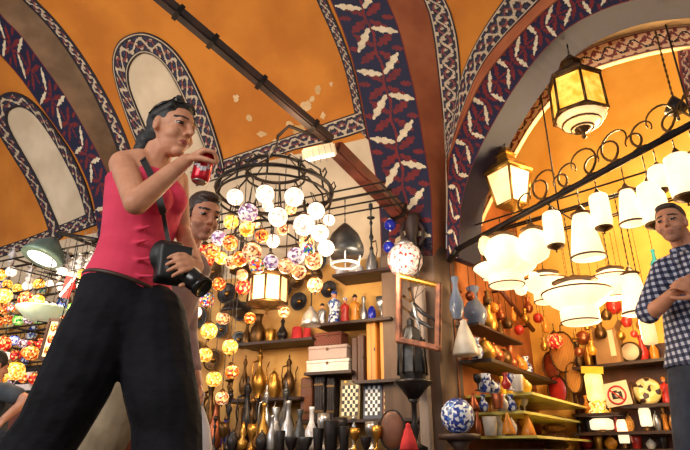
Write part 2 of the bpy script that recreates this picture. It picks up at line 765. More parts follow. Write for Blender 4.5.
# --- arch over the lamp alcove (plane A)
AB_O = [(447, 258), (447, 230), (448, 160), (455, 130), (464, 112), (475, 82), (502, 47), (539, 9), (556, -4), (620, -40), (760, -80)]
AB_I = [(459, 258), (460, 210), (466, 183), (479, 150), (497, 117), (513, 90), (537, 57), (567, 27), (610, 6), (650, -4), (760, -14)]
AG_I = [(461, 258), (463, 235), (470, 205), (481, 175), (497, 148), (513, 117), (537, 87), (563, 63), (587, 47), (620, 36), (660, 27), (700, 24), (760, 26)]
AI_I = [(474, 258), (475, 235), (485, 210), (500, 180), (516, 150), (532, 123), (553, 97), (587, 71), (620, 60), (660, 50), (700, 45), (760, 46)]
A3_L = [(447, 142), (453, 118), (460, 63 + 12), (480, 33), (503, 0), (530, -40)]
A3_R = [(448, 158), (455, 130), (463, 108), (479, 68), (502, 38), (536, 4), (560, -20)]
ARIS = [(447.5, 160), (458, 130), (466, 113), (478, 84), (504, 50), (541, 11), (570, -10)]
rim_a = lambda d: (lambda co: NA * d)
strip('trim_12', AB_O, AB_I, asurf, .16, floral(44, 5), [M_navy, M_red, M_leaf], rim_a(.35))
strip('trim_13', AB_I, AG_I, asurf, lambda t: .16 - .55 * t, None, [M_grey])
strip('trim_14', AG_I, AI_I, asurf, -.40, arabesque(26, 1), [M_bpale, M_bred, M_bdark, M_bpale], rim_a(.05))
strip('trim_15', A3_L, A3_R, vsurf, .02, arabesque(22, 2), BM_, vault_back(.04))
strip('trim_16', A3_R, ARIS, asurf, lambda t: .14 + .04 * t, None, [M_tan], rim_a(.3))
# small lunette border at the right edge
strip('trim_17', [(677, 50), (680, 75), (685, 102), (700, 140)], [(690, 47), (693, 75), (698, 102), (713, 140)], asurf, -.45, arabesque(18), [M_bred, M_bcream, M_bdark, M_bblue], rim_a(.05), step=1.3)

# --- alcove walls
mb = MB()
n1 = 24
for i in range(n1):
    pass
x0, x1 = 2.22, 5.6
mb.box((0, 0, 0), (0, 0, 0)) if False else None
a, b = Vector((x0, CB - x0, 0)), Vector((x1, CB - x1, 0))
vs = [mb.bm.verts.new(p) for p in (a, b, b + Vector((0, 0, 5.2)), a + Vector((0, 0, 5.2)))]
mb.face(vs)
struct('wall_alcove_back', mb, M_alcove)
mb = MB()
a, b = ap(0, 0, 0), ap(2.24, 0, 0)
vs = [mb.bm.verts.new(p) for p in (a, b, b + Vector((0, 0, 5.2)), a + Vector((0, 0, 5.2)))]
mb.face(vs)
struct('wall_alcove_left', mb, mat('alcove_rust_wall', (176, 104, 48), (134, 72, 34), .8, scale=3))
mb = MB()
vs = [mb.bm.verts.new(p) for p in (Vector((0.9, 5.0, 5.2)), Vector((3.6, 2.3, 5.2)), Vector((5.8, 3.2, 5.2)), Vector((2.2, 6.9, 5.2)))]
mb.face(vs)
struct('ceiling_alcove', mb, M_alcove)

# --- pier under the two arches
mb = MB()
lo, hi = [], []
pts = [(381, 0.26), (433, 0.26), (446, 0.02)]
base = [vsurf(x, 256, o) for x, o in pts]
base.append(ap(0.06, .015, 0))
base.append(ap(0.10, -.08, 0))
base.append(wp(-.42, -.05, 0))
ring = [(q.x, q.y) for q in base]
for z in (0.0, 2.18):
    lo.append([mb.bm.verts.new((x, y, z)) for x, y in ring])
for i in range(len(ring)):
    j = (i + 1) % len(ring)
    mb.face([lo[0][i], lo[0][j], lo[1][j], lo[1][i]])
mb.face(lo[1])
struct('wall_pier', mb, mat('pier_wood', (116, 92, 74), (82, 64, 52), .7, scale=5, stretch=(1, 1, .25)))
# ================================================================== PEOPLE
M_skin = mat('skin_light', (204, 146, 114), (190, 130, 98), .55, scale=20)
M_skin2 = mat('skin_tanned', (198, 138, 106), (182, 122, 92), .55, scale=20)
M_lip = mat('lips', (160, 78, 72), (150, 70, 66), .45, scale=20)
M_lip2 = mat('lips_plain', (168, 104, 84), (156, 94, 76), .55, scale=20)
M_brow = mat('brow_hair', (34, 24, 22), (24, 18, 16), .7, scale=40)
M_eye = mat('eye_dark', (30, 20, 18), (22, 16, 14), .2, scale=30)
M_eyew = mat('eye_white', (176, 158, 148), (164, 146, 136), .3, scale=30)
M_blackhair = mat('black_hair', (24, 19, 20), (12, 9, 10), .58, scale=30, bump=.2, stretch=(1, 1, .3))
M_brownhair = mat('brown_hair', (62, 40, 28), (36, 24, 18), .5, scale=40, bump=.5)
M_stub = mat('stubble', (172, 120, 94), (158, 108, 84), .7, scale=60)
M_pink = mat('pink_cotton', (222, 60, 94), (204, 46, 80), .8, scale=5, bump=.25, stretch=(.5, .5, 2))
M_pants = mat('black_cotton', (24, 24, 31), (9, 9, 13), .85, scale=7, bump=1.0, detail=3, stretch=(1, 1, 1.6), spec=.2)
M_black = mat('black_nylon', (18, 18, 20), (10, 10, 12), .5, scale=20)
M_blackp = mat('black_plastic', (20, 20, 22), (12, 12, 14), .25, scale=20)
M_khaki = mat('olive_khaki_cloth', (150, 132, 106), (124, 108, 84), .85, scale=9, bump=.5)
M_mauve = mat('mauve_cloth', (140, 112, 108), (116, 90, 88), .85, scale=8, bump=.3)
M_can = mat('red_can', (206, 26, 48), (190, 20, 40), .25, .4, scale=10)
M_steel = mat('brushed_steel', (190, 186, 180), (160, 156, 150), .3, .9, scale=20)
M_jeans = mat('dark_denim', (50, 56, 72), (36, 40, 54), .85, scale=14, bump=.3)
M_greyt = mat('grey_jersey', (72, 76, 82), (54, 58, 64), .85, scale=8, bump=.3)
M_belt = mat('brown_leather_belt', (70, 46, 34), (50, 32, 24), .5, scale=10)
M_white = mat('white_cloth', (226, 220, 222), (200, 194, 200), .8, scale=8, bump=.2)


def gingham(name, k):
    m = mat(name, (40, 44, 66), (220, 222, 230), .8, kind='checker', scale=10)
    nt = m.node_tree
    b = nt.nodes['Principled BSDF']
    for n in [n for n in nt.nodes if n.type in ('TEX_CHECKER', 'VALTORGB', 'MAPPING')]:
        nt.nodes.remove(n)
    tc = [n for n in nt.nodes if n.type == 'TEX_COORD'][0]
    sp = nt.nodes.new('ShaderNodeSeparateXYZ')
    nt.links.new(tc.outputs['Object'], sp.inputs[0])

    def M(op, a, bb):
        n = nt.nodes.new('ShaderNodeMath')
        n.operation = op
        for i, v in enumerate((a, bb)):
            if isinstance(v, (int, float)):
                n.inputs[i].default_value = v
            else:
                nt.links.new(v, n.inputs[i])
        return n.outputs[0]
    h = M('SUBTRACT', M('MULTIPLY', sp.outputs[0], .75), M('MULTIPLY', sp.outputs[1], .85))
    h = M('ADD', h, M('MULTIPLY', sp.outputs[2], .22))
    v = M('SUBTRACT', sp.outputs[2], M('MULTIPLY', sp.outputs[0], .12))
    a = M('GREATER_THAN', M('FRACT', M('MULTIPLY', h, k), 0), .5)
    c = M('GREATER_THAN', M('FRACT', M('MULTIPLY', v, k), 0), .5)
    t = M('MULTIPLY', M('ADD', a, c), .5)
    r = nt.nodes.new('ShaderNodeValToRGB')
    r.color_ramp.interpolation = 'CONSTANT'
    r.color_ramp.elements[0].color = (*lin((26, 30, 52)), 1)
    r.color_ramp.elements[1].position = .75
    r.color_ramp.elements[1].color = (*lin((196, 198, 210)), 1)
    e = r.color_ramp.elements.new(.4)
    e.color = (*lin((74, 80, 110)), 1)
    nt.links.new(t, r.inputs[0])
    nt.links.new(r.outputs[0], b.inputs['Base Color'])
    return m


M_ging = gingham('blue_gingham', 26.0)


def frame(f, up=(0, 0, 1)):
    f = Vector(f).normalized()
    l = Vector(up).cross(f).normalized()
    u = f.cross(l)
    return Matrix((f, l, u)).transposed()      # columns: forward, left, up


def head_prims(mb, c, R, k=1.0):
    P = lambda x, y, z: Vector(c) + R @ (Vector((x, y, z)) * k)
    mb.ball(P(-.008, 0, .022), (.096 * k, .075 * k, .092 * k), 18, R)
    mb.ball(P(.030, 0, -.045), (.060 * k, .056 * k, .070 * k), 16, R)
    mb.ball(P(.064, 0, -.098), (.026 * k, .028 * k, .020 * k), 12, R)      # chin
    mb.ball(P(.045, .036, -.035), (.038 * k, .030 * k, .032 * k), 12, R)   # cheeks
    mb.ball(P(.045, -.036, -.035), (.038 * k, .030 * k, .032 * k), 12, R)
    mb.ball(P(.078, 0, .030), (.018 * k, .052 * k, .014 * k), 12, R)       # brow ridge
    mb.capsule(P(.088, 0, .012), .010 * k, P(.112, 0, -.024), .0105 * k)      # nose
    mb.ball(P(.097, .010, -.028), .009 * k, 10, R)
    mb.ball(P(.097, -.010, -.028), .009 * k, 10, R)
    mb.ball(P(.084, 0, -.058), (.014 * k, .026 * k, .008 * k), 12, R)      # lips
    mb.ball(P(.080, 0, -.070), (.015 * k, .022 * k, .008 * k), 12, R)
    for s in (-1, 1):
        mb.ball(P(-.008, s * .076, -.004), (.018 * k, .010 * k, .033 * k), 12, R)   # ears
        mb.ball(P(.074, s * .033, .008), (.014 * k, .017 * k, .010 * k), 12, R)


def face_paint(c, R, k=1.0, beard=False):
    Ri = R.transposed()

    def f(co):
        q = (Ri @ (co - Vector(c))) / k
        if q.length > .2:
            return 0
        if q.x > .05:
            if ((q.z + .063) / .0095) ** 2 + (q.y / .022) ** 2 < 1 and q.x > .07:
                return 1
            for s in (-1, 1):
                if ((q.z - .032) / .0055) ** 2 + ((q.y - s * .036) / .024) ** 2 < 1:
                    return 2
                e = ((q.z - .007) / .0065) ** 2 + ((q.y - s * .034) / .0165) ** 2
                if e < 1:
                    return 3 if abs(q.y - s * .034) < .010 or q.z > .0085 else 4
        if beard and q.x > .005 and q.z < -.035 and q.z > -.125 and abs(q.y) > 0 and not (q.x > .085 and q.z > -.05):
            return 5
        return 0
    return f


def hand_prims(mb, wrist, fwd, palm_n, curl=0.6, side=1, k=1.0, spread=.12):
    """palm and five fingers; side = +1 puts the thumb on the (palm_n x fwd) side"""
    f = Vector(fwd).normalized()
    n = Vector(palm_n)
    n = (n - f * n.dot(f)).normalized()            # the fingers curl towards n
    a = n.cross(f) * side
    w = Vector(wrist)
    P = lambda x, y, z: w + (f * x + a * y + n * z) * k
    for y in (-.028, -.010, .010, .028):
        mb.capsule(P(.0, y * .55, 0), .015 * k, P(.078, y, 0), .0125 * k, 10)
    for y, L in ((-.033, .058), (-.011, .072), (.011, .078), (.033, .070)):
        p = P(.080, y, 0)
        ang = 0.0
        sp = y * spread / .033
        r = .0105 * k
        for i, fr in enumerate((.45, .32, .26)):
            ang += curl * (1.0, 1.15, .8)[i]
            d = (f * math.cos(ang) + n * math.sin(ang) + a * sp * math.cos(ang)).normalized()
            q = p + d * L * fr * 1.1 * k
            mb.capsule(p, r, q, r * .9, 10)
            p, r = q, r * .9
    p = P(.022, .026, .004)
    for i, (L, da, dn) in enumerate(((.042, .85, .35), (.034, .45, .55 + .3 * curl), (.026, .1, .6 + .4 * curl))):
        d = (f * (.75) + a * da + n * dn).normalized()
        q = p + d * L * k
        mb.capsule(p, (.0145 - .0015 * i) * k, q, (.013 - .0015 * i) * k, 10)
        p = q


def chain(mb, pts, n=14):
    for (a, ra), (b, rb) in zip(pts, pts[1:]):
        mb.capsule(a, ra, b, rb, n)


# ------------------------------------------------------------------ woman in pink
WY = 1.9
W = lambda x, y, d=0.0: at(x, y, WY + d)
wroot = Vector((W(125, 330).x, WY, 0))
woman = thing('person', 'woman in pink tank top and black trousers drinking from a red can', 'person', wroot)
L_ = Vector((.72, .69, 0)).normalized()        # her left
Fw = Vector((.69, -.72, 0)).normalized()       # the way her chest faces
Z_ = Vector((0, 0, 1))
hc = W(172, 131, .02)
hf = (.88, -.45, -.16)
HR = frame(hf, (.05, 0, 1))
# sections of the torso: (px, py, half width, half depth)
TS = [(126, 306, .155, .115), (128, 283, .150, .110), (133, 262, .130, .095), (137, 243, .122, .088), (141, 222, .130, .098), (145, 202, .140, .118), (147, 186, .145, .110), (150, 172, .140, .078), (152, 163, .095, .055)]
tor = [(W(x, y, .06), a, b) for x, y, a, b in TS]
mb = MB()
mb.loft(tor, L_, Fw, 24)
mb.capsule(W(153, 166, .05), .058, W(164, 140, .045), .052)         # neck
head_prims(mb, hc, HR)
shR, elR, wrR = W(124, 165, .0), W(136, 203, -.21), W(187, 160, -.17)
shL = W(178, 180, .16)
elL, wrL = W(181, 230, .20), W(197, 267, -.09)
chain(mb, [(W(140, 164, .03), .062), (shR, .056), (W(130, 184, -.1), .046), (elR, .041), (W(150, 191, -.2), .039), (W(172, 172, -.18), .031), (wrR, .024)])
chain(mb, [(W(165, 176, .10), .055), (shL, .042), (elL, .036), (W(190, 250, .07), .030), (wrL, .024)])
can_p = W(203, 168, -.15)
hand_prims(mb, wrR, W(209, 147, -.175) - wrR, can_p - W(203, 146, -.19), .74, 1, .86)
hand_prims(mb, wrL, W(182, 259, -.20) - wrL, Vector((-.35, .8, -.2)), .5, -1, .88)
# legs (hidden by the trousers above the ankle) and feet
knA, anA = W(58, 420, -.02), None
anA = Vector((W(20, 452).x - .13, WY + .12, .10))
anB = Vector((W(170, 452).x + .02, WY + .02, .10))
chain(mb, [(W(108, 318, .03), .10), (knA, .055), (anA, .04)])
chain(mb, [(W(152, 320, .08), .10), (W(165, 405, .05), .058), (anB, .04)])
for an in (anA, anB):
    mb.capsule(an + Vector((-.03, .01, -.062)), .036, an + Vector((.15, -.05, -.07)), .028)
fig_part('body', mb, [M_skin, M_lip, M_brow, M_eye, M_eyew], woman, wroot, .0052, 3, face_paint(hc, HR))
# tank top
mb = MB()
mb.loft([(c, a * 1.04 + .006, b * 1.04 + .006) for c, a, b in tor[:-2]] + [(W(148, 178, .06), .118, .098), (W(150, 172, .06), .09, .07)], L_, Fw, 24)
mb.ball(W(156, 199, -.02), (.062, .062, .066), 14)
mb.ball(W(172, 201, .06), (.060, .060, .066), 14)
for a, b, c in (((131, 166, -.01), (133, 178, -.06), .026), ((168, 172, .11), (170, 186, .05), .024)):
    mb.capsule(W(*a), c, W(*b), c * 1.2)
# soft creases across the waist
for (x0, y0, x1, y1) in ((106, 262, 150, 258), (108, 250, 146, 240), (100, 274, 152, 276), (112, 236, 150, 226)):
    mb.capsule(W(x0, y0, -.03), .008, W(x1, y1, -.045), .007)
fig_part('tank_top', mb, M_pink, woman, wroot, .0062, 4)
# trousers
mb = MB()
mb.loft([(W(126, 349, .06), .13, .12), (W(124, 335, .06), .185, .15), (W(124, 315, .06), .175, .14), (W(127, 296, .06), .166, .124), (W(129, 286, .06), .155, .114)], L_ - Z_ * .24, Fw, 24)
chain(mb, [(W(106, 318, .0), .122), (W(92, 345, -.02), .121), (W(76, 382, -.03), .117), (W(52, 428, -.02), .105), (W(20, 470, .0), .10), (anA + Vector((0, 0, .05)), .10)])
chain(mb, [(W(150, 318, .07), .125), (W(153, 345, .05), .128), (W(160, 385, .04), .120), (W(167, 420, .04), .113), (W(167, 455, .03), .112), (anB + Vector((0, 0, .05)), .11)])
fig_part('trousers', mb, M_pants, woman, wroot, .0075, 3)
# belt edge showing under the top
mb = MB()
lo_ = []
for i in range(33):
    t = i / 32 * 2 * PI
    lo_.append(W(128.5, 291, .06) + L_ * (.160 * math.cos(t)) + Fw * (.119 * math.sin(t)) - Z_ * (.24 * .16 * math.cos(t)))
mb.tube(lo_[:-1], .008, 6, closed=True)
obj('belt', mb, M_belt, woman, wroot)
# shoes
for an in (anA, anB):
    mb = MB()
    mb.capsule(an + Vector((-.04, .01, -.052)), .048, an + Vector((.16, -.05, -.06)), .04)
    fig_part('shoe', mb, M_black, woman, wroot, .008, 3)
# hair
mb = MB()
H = lambda x, y, z: hc + HR @ Vector((x, y, z))
mb.ball(H(-.026, 0, .040), (.098, .083, .095), 18, HR)
mb.ball(H(.014, 0, .098), (.050, .060, .026), 14, HR)
mb.ball(H(-.055, 0, -.015), (.060, .072, .070), 14, HR)
for s in (-1, 1):
    mb.capsule(H(.030, s * .060, .076), .017, H(-.03, s * .070, .035), .022)
mb.ball(H(-.105, -.01, -.045), (.048, .05, .055), 14, HR)
mb.ball(H(-.115, -.02, -.085), (.034, .036, .05), 12, HR)
hair = fig_part('hair', mb, M_blackhair, woman, wroot, .005, 3)
# sunglasses pushed up on the hair
mb = MB()
for sg in (-1, 1):
    pts = [H(.046 - .012 * math.sin(k * PI / 6) - .02 * abs(math.cos(k * PI / 6)) ** 2, sg * .032 + .026 * math.cos(k * PI / 6), .121 + .015 * math.sin(k * PI / 6) - .012 * (sg * math.cos(k * PI / 6) > .3)) for k in range(12)]
    mb.tube(pts, .004, 5, closed=True)
    mb.tube([H(.030, sg * .058, .108), H(-.02, sg * .080, .075), H(-.06, sg * .082, .04)], .0035, 5)
gl = obj('sunglasses', mb, M_blackp, woman, wroot)
for sg in (-1, 1):
    mb = MB()
    mb.ball(H(.034, sg * .032, .121), (.008, .024, .015), 12, HR)
    obj('lens', mb, mat('dark_lens', (60, 58, 60), (44, 42, 46), .1, scale=10), gl, wroot)
# red can
R0 = Matrix.Rotation(math.radians(10), 3, 'Y')
mb = MB()
mb.lathe([(0, -.058), (.024, -.058), (.027, -.055)], n=20)
mb2 = MB()
mb2.lathe([(.0245, .058), (.026, .061), (.022, .061), (.020, .056), (0, .056)], n=20)
can = thing('drink_can', 'red drinks can held up to the woman\'s mouth', 'can', can_p)
can.rotation_euler = (0, math.radians(8), 0)
obj('bottom_rim', mb, M_steel, can, label='silver bottom rim of the can')
obj('top_rim', mb2, M_steel, can, label='silver top of the can')
mb = MB()
mb.lathe([(.027, -.055), (.0325, -.044), (.0325, .045), (.0245, .058)], n=20)
obj('can_body', mb, M_can, can)
mb = MB()
for k in range(7):
    a = math.radians(200 + k * 20)
    z = -.018 + .012 * math.sin(k * 1.1)
    mb.box((.0332 * math.cos(a), .0332 * math.sin(a), z + .012), (.002, .010, .018), a)
obj('white_wave', mb, M_white, can)
# camera bag on its strap
bagc = W(172, 263, -.115)
bag = thing('camera_bag', 'black camera bag hanging at the woman\'s hip on a shoulder strap', 'bag', bagc - Vector((0, 0, .1)))
mb = MB()
mb.ball(bagc, (.062, .055, .078), 16)
mb.box(bagc + Vector((.005, -.005, -.01)), (.105, .09, .12), .5)
mb.ball(bagc + Vector((.02, -.01, -.03)), (.065, .055, .05), 16)
mb.ball(bagc + Vector((-.03, -.02, .02)), (.042, .042, .055), 14)
fig_part('pouch', mb, M_black, bag, bagc - Vector((0, 0, .1)), .007, 4)
mb = MB()
lens_d = (W(195, 281, -.145) - bagc)
mb.capsule(bagc + lens_d * .2, .040, bagc + lens_d, .034)
mb.lathe([(.036, 0), (.036, .02), (.030, .02), (.028, .012), (0, .012)], bagc + lens_d * 1.2, 16, lens_d.to_track_quat('Z', 'Y').to_matrix())
obj('lens_barrel', mb, M_blackp, bag, bagc - Vector((0, 0, .1)))
mb = MB()
sp = [W(141, 152, .04), W(143, 160, -.035), W(149, 171, -.06), W(157, 190, -.095), W(163, 212, -.10), W(167, 235, -.10), W(171, 251, -.11)]
for a, b in zip(sp, sp[1:]):
    d = (b - a)
    M = Matrix((d.normalized(), d.normalized().cross(Vector((0, -1, .1))).normalized(), Vector((0, -1, .1)).normalized())).transposed()
    mb.box((a + b) / 2, (d.length * 1.12, .024 if a.z > 1.2 else .014, .006), M=M)
obj('strap', mb, M_black, bag, bagc - Vector((0, 0, .1)))

# ------------------------------------------------------------------ man walking behind her
MY = 2.6
B = lambda x, y, d=0.0: at(x, y, MY + d)
mroot = Vector((B(140, 380).x, MY, 0))
man = thing('person', 'dark-haired man in olive trousers walking behind the woman in pink', 'person', mroot)
mc = B(203, 217, -.02)
MR = frame((.62, -.70, -.30))
mb = MB()
head_prims(mb, mc, MR, 1.02)
mb.capsule(B(186, 250, .08), .062, B(196, 228, .05), .056)
ml, mf = Vector((.7, .7, 0)).normalized(), Vector((.7, -.7, 0)).normalized()
mb.loft([(B(150, 352, .1), .16, .11), (B(156, 325, .1), .15, .105), (B(166, 290, .1), .17, .12), (B(176, 266, .1), .18, .11), (B(184, 252, .1), .12, .08)], ml, mf)
hips = B(148, 352, .1)
an1 = Vector((B(95, 452).x - .12, MY + .12, .10))
an2 = Vector((B(150, 452).x + .02, MY + .15, .10))
chain(mb, [(B(138, 358, .08), .10), (B(112, 430, .05), .06), (an1, .045)])
chain(mb, [(B(156, 358, .14), .10), (B(158, 430, .14), .06), (an2, .045)])
for an in (an1, an2):
    mb.capsule(an + Vector((-.03, .01, -.060)), .038, an + Vector((.16, -.06, -.068)), .030)
ms, me_, mw = B(188, 268, .2), B(186, 335, .2), B(197, 385, .08)
chain(mb, [(B(180, 266, .14), .06), (ms, .055), (me_, .042), (mw, .028)])
hand_prims(mb, mw, Vector((.15, -.1, -1)), Vector((-.6, -.6, .1)), .8, 1)
chain(mb, [(B(165, 268, .0), .055), (B(150, 320, -.02), .042), (B(160, 350, -.1), .03)])
hand_prims(mb, B(160, 350, -.1), Vector((.5, -.3, -.5)), Vector((.3, .8, 0)), .6, -1)
fig_part('body', mb, [M_skin2, M_lip2, M_brow, M_eye, M_eyew, M_stub], man, mroot, .006, 3, face_paint(mc, MR, 1.02, True))
mb = MB()
mb.loft([(B(150, 362, .1), .178, .13), (B(156, 325, .1), .168, .122), (B(166, 290, .1), .185, .135), (B(176, 266, .1), .195, .122), (B(183, 255, .1), .13, .09)], ml, mf)
chain(mb, [(B(180, 266, .14), .072), (ms, .067), (me_, .055), (B(193, 368, .11), .042)])
chain(mb, [(B(165, 268, .0), .067), (B(150, 320, -.02), .054), (B(157, 342, -.08), .043)])
fig_part('shirt', mb, M_mauve, man, mroot, .008, 4)
mb = MB()
mb.loft([(B(148, 372, .1), .15, .12), (B(149, 350, .1), .172, .125), (B(151, 340, .1), .168, .12)], ml, mf)
chain(mb, [(B(138, 362, .07), .115), (B(124, 400, .04), .105), (B(110, 432, .03), .096), (an1 + Vector((0, 0, .05)), .085)])
chain(mb, [(B(156, 362, .14), .115), (B(158, 430, .14), .092), (an2 + Vector((0, 0, .05)), .085)])
fig_part('trousers', mb, M_khaki, man, mroot, .008, 3)
for an in (an1, an2):
    mb = MB()
    mb.capsule(an + Vector((-.04, .01, -.050)), .05, an + Vector((.17, -.06, -.058)), .042)
    fig_part('shoe', mb, M_belt, man, mroot, .009, 3)
mb = MB()
H = lambda x, y, z: mc + MR @ Vector((x, y, z))
mb.ball(H(-.022, 0, .052), (.098, .081, .085), 18, MR)
mb.ball(H(.030, 0, .100), (.052, .062, .030), 14, MR)
mb.ball(H(-.06, 0, .0), (.050, .070, .06), 14, MR)
for s in (-1, 1):
    mb.capsule(H(.012, s * .071, .045), .014, H(.010, s * .073, -.012), .009)
fig_part('hair', mb, M_brownhair, man, mroot, .006, 3)
# white carrier bag in his hand
gp = mw + Vector((.02, -.02, -.09))
mb = MB()
bz = [(0, -.30), (.055, -.30), (.075, -.26), (.08, -.18), (.06, -.09), (.03, -.02), (.018, .0)]
mb.lathe(bz, n=14, M=Matrix.Diagonal(Vector((1, .6, 1))))
bagw = thing('carrier_bag', 'white carrier bag hanging from the hand of the man behind', 'bag', gp)
obj('bag_body', mb, M_white, bagw)
mb = MB()
mb.tube([(-.015, 0, -.01), (-.02, 0, .05), (0, 0, .075), (.02, 0, .05), (.015, 0, -.01)], .006, 6)
obj('handle', mb, M_white, bagw)

# ------------------------------------------------------------------ man in the gingham shirt
GY = 3.0
G = lambda x, y, d=0.0: at(x, y, GY + d)
groot = Vector((G(702, 400).x, GY, 0))
gman = thing('person', 'short-haired man in blue gingham shirt with clasped hands', 'person', groot)
gc = G(671, 224, -.02)
GR = frame((-.70, -.70, -.08))
gl_, gf = Vector((.6, -.8, 0)).normalized(), Vector((-.8, -.6, 0)).normalized()
mb = MB()
head_prims(mb, gc, GR, 1.0)
mb.capsule(G(688, 252, .05), .066, G(677, 232, .03), .058)
gt = [(G(702, 372, .05), .17, .12), (G(702, 345, .05), .165, .12), (G(700, 310, .05), .175, .125), (G(697, 280, .05), .19, .125), (G(694, 262, .05), .185, .10), (G(692, 252, .05), .12, .07)]
mb.loft(gt, gl_, gf)
gs, ge, gw = G(664, 270, .10), G(648, 314, .04), G(677, 290, -.17)
chain(mb, [(G(680, 264, .08), .062), (gs, .056), (ge, .044), (G(660, 306, -.05), .042), (gw, .028)])
gs2, ge2, gw2 = G(724, 272, -.06), G(728, 318, -.14), G(700, 296, -.24)
chain(mb, [(G(708, 266, 0), .062), (gs2, .056), (ge2, .044), (gw2, .028)])
hand_prims(mb, gw, G(692, 281, -.22) - gw, Vector((.4, .7, -.2)), .55, 1, 1.0)
hand_prims(mb, gw2, G(684, 283, -.25) - gw2, Vector((-.3, .8, .1)), .6, -1, 1.0)
ga1, ga2 = Vector((groot.x - .08, GY + .06, .1)), Vector((groot.x + .14, GY - .06, .1))
chain(mb, [(G(694, 378, .1), .10), (Vector((groot.x - .07, GY + .04, .45)), .06), (ga1, .045)])
chain(mb, [(G(716, 378, 0), .10), (Vector((groot.x + .13, GY - .05, .45)), .06), (ga2, .045)])
for an in (ga1, ga2):
    mb.capsule(an + Vector((.03, .02, -.060)), .038, an + Vector((-.14, -.12, -.068)), .030)
fig_part('body', mb, [M_skin2, M_lip2, M_brow, M_eye, M_eyew, M_stub], gman, groot, .006, 3, face_paint(gc, GR, 1.0, True))
mb = MB()
mb.loft([(G(702, 366, .05), .192, .14)] + [(c, a * 1.06 + .01, b * 1.06 + .012) for c, a, b in gt[1:-1]] + [(G(690, 251, .05), .10, .075)], gl_, gf)
chain(mb, [(G(680, 264, .08), .075), (gs, .070), (G(653, 298, .06), .066), (G(648, 312, .04), .066)])
chain(mb, [(G(708, 266, 0), .075), (gs2, .070), (G(728, 312, -.12), .066)])
mb.capsule(G(672, 251, -.06), .016, G(692, 246, -.03), .018)
mb.capsule(G(672, 251, -.06), .016, G(676, 262, -.1), .014)
fig_part('shirt', mb, M_ging, gman, groot, .0075, 3)
mb = MB()
mb.loft([(G(704, 392, .05), .16, .125), (G(703, 372, .05), .178, .13), (G(702, 360, .05), .174, .125)], gl_, gf)
chain(mb, [(G(692, 384, .1), .115), (Vector((groot.x - .07, GY + .04, .45)), .092), (ga1 + Vector((0, 0, .05)), .08)])
chain(mb, [(G(716, 384, 0), .115), (Vector((groot.x + .13, GY - .05, .45)), .092), (ga2 + Vector((0, 0, .05)), .08)])
fig_part('jeans', mb, M_jeans, gman, groot, .008, 3)
for an in (ga1, ga2):
    mb = MB()
    mb.capsule(an + Vector((.04, .02, -.050)), .05, an + Vector((-.15, -.12, -.058)), .042)
    fig_part('shoe', mb, M_belt, gman, groot, .009, 3)
mb = MB()
H = lambda x, y, z: gc + GR @ Vector((x, y, z))
mb.ball(H(-.026, 0, .046), (.094, .080, .085), 18, GR)
mb.ball(H(.024, 0, .094), (.050, .060, .026), 14, GR)
mb.ball(H(-.06, 0, .0), (.046, .068, .055), 14, GR)
fig_part('hair', mb, M_brownhair, gman, groot, .006, 3)

# ------------------------------------------------------------------ seated person at the left edge
SY = 4.5
S_ = lambda x, y, d=0.0: at(x, y, SY + d)
sroot = Vector((S_(-14, 440).x, SY, 0))
sper = thing('person', 'seated person in grey T-shirt reaching forward at the far left', 'person', sroot)
sc_ = S_(-5, 366)
SR = frame((.55, .85, -.15))
mb = MB()
head_prims(mb, sc_, SR)
sl, sf = Vector((-.35, .93, 0)).normalized(), Vector((.93, .35, 0)).normalized()
st = [(S_(-14, 450), .17, .12), (S_(-12, 425), .16, .115), (S_(-8, 405), .19, .12), (S_(-6, 392), .18, .10), (S_(-5, 384), .10, .07)]
mb.loft(st, sl, sf)
mb.capsule(S_(-6, 386), .06, S_(-5, 374), .055)
s1, s2, s3 = S_(6, 392, -.14), S_(27, 400, -.16), S_(5, 418, -.22)
chain(mb, [(S_(0, 392, -.06), .06), (s1, .055), (s2, .042), (s3, .028)])
hand_prims(mb, s3, S_(-6, 428, -.24) - s3, Vector((0, .6, -.6)), .5, 1)
hipz = Vector((sroot.x, SY, .46))
for sg in (-1, 1):
    h0 = hipz + sl * (.1 * sg)
    k0 = h0 + sf * .42 + Vector((0, 0, .02))
    chain(mb, [(h0, .10), (k0, .062), (k0 + Vector((0, 0, -.39)), .045)])
    mb.capsule(k0 + Vector((0, 0, -.43)), .034, k0 + sf * .16 + Vector((0, 0, -.435)), .03)
fig_part('body', mb, [M_skin2, M_lip2, M_brow, M_eye, M_eyew], sper, sroot, .008, 3, face_paint(sc_, SR))
mb = MB()
mb.loft([(S_(-14, 452), .185, .135)] + [(c, a * 1.06 + .01, b * 1.06 + .01) for c, a, b in st[1:-1]] + [(S_(-5, 386), .09, .08)], sl, sf)
chain(mb, [(S_(0, 392, -.06), .075), (s1, .07), (S_(17, 396, -.15), .066)])
fig_part('t_shirt', mb, M_greyt, sper, sroot, .009, 3)
mb = MB()
mb.loft([(hipz + Vector((0, 0, -.10)), .16, .13), (hipz + Vector((0, 0, .10)), .17, .13)], sl, sf)
for sg in (-1, 1):
    h0 = hipz + sl * (.1 * sg)
    k0 = h0 + sf * .42 + Vector((0, 0, .02))
    chain(mb, [(h0, .115), (k0, .085), (k0 + Vector((0, 0, -.36)), .075)])
fig_part('trousers', mb, M_jeans, sper, sroot, .01, 3)
mb = MB()
H = lambda x, y, z: sc_ + SR @ Vector((x, y, z))
mb.ball(H(-.02, 0, .035), (.102, .086, .098), 18, SR)
mb.ball(H(-.05, 0, -.01), (.06, .075, .06), 14, SR)
fig_part('hair', mb, M_blackhair, sper, sroot, .007, 3)
stool = thing('stool', 'low wooden stool under the seated person at far left', 'stool', (sroot.x, SY, 0))
mb = MB()
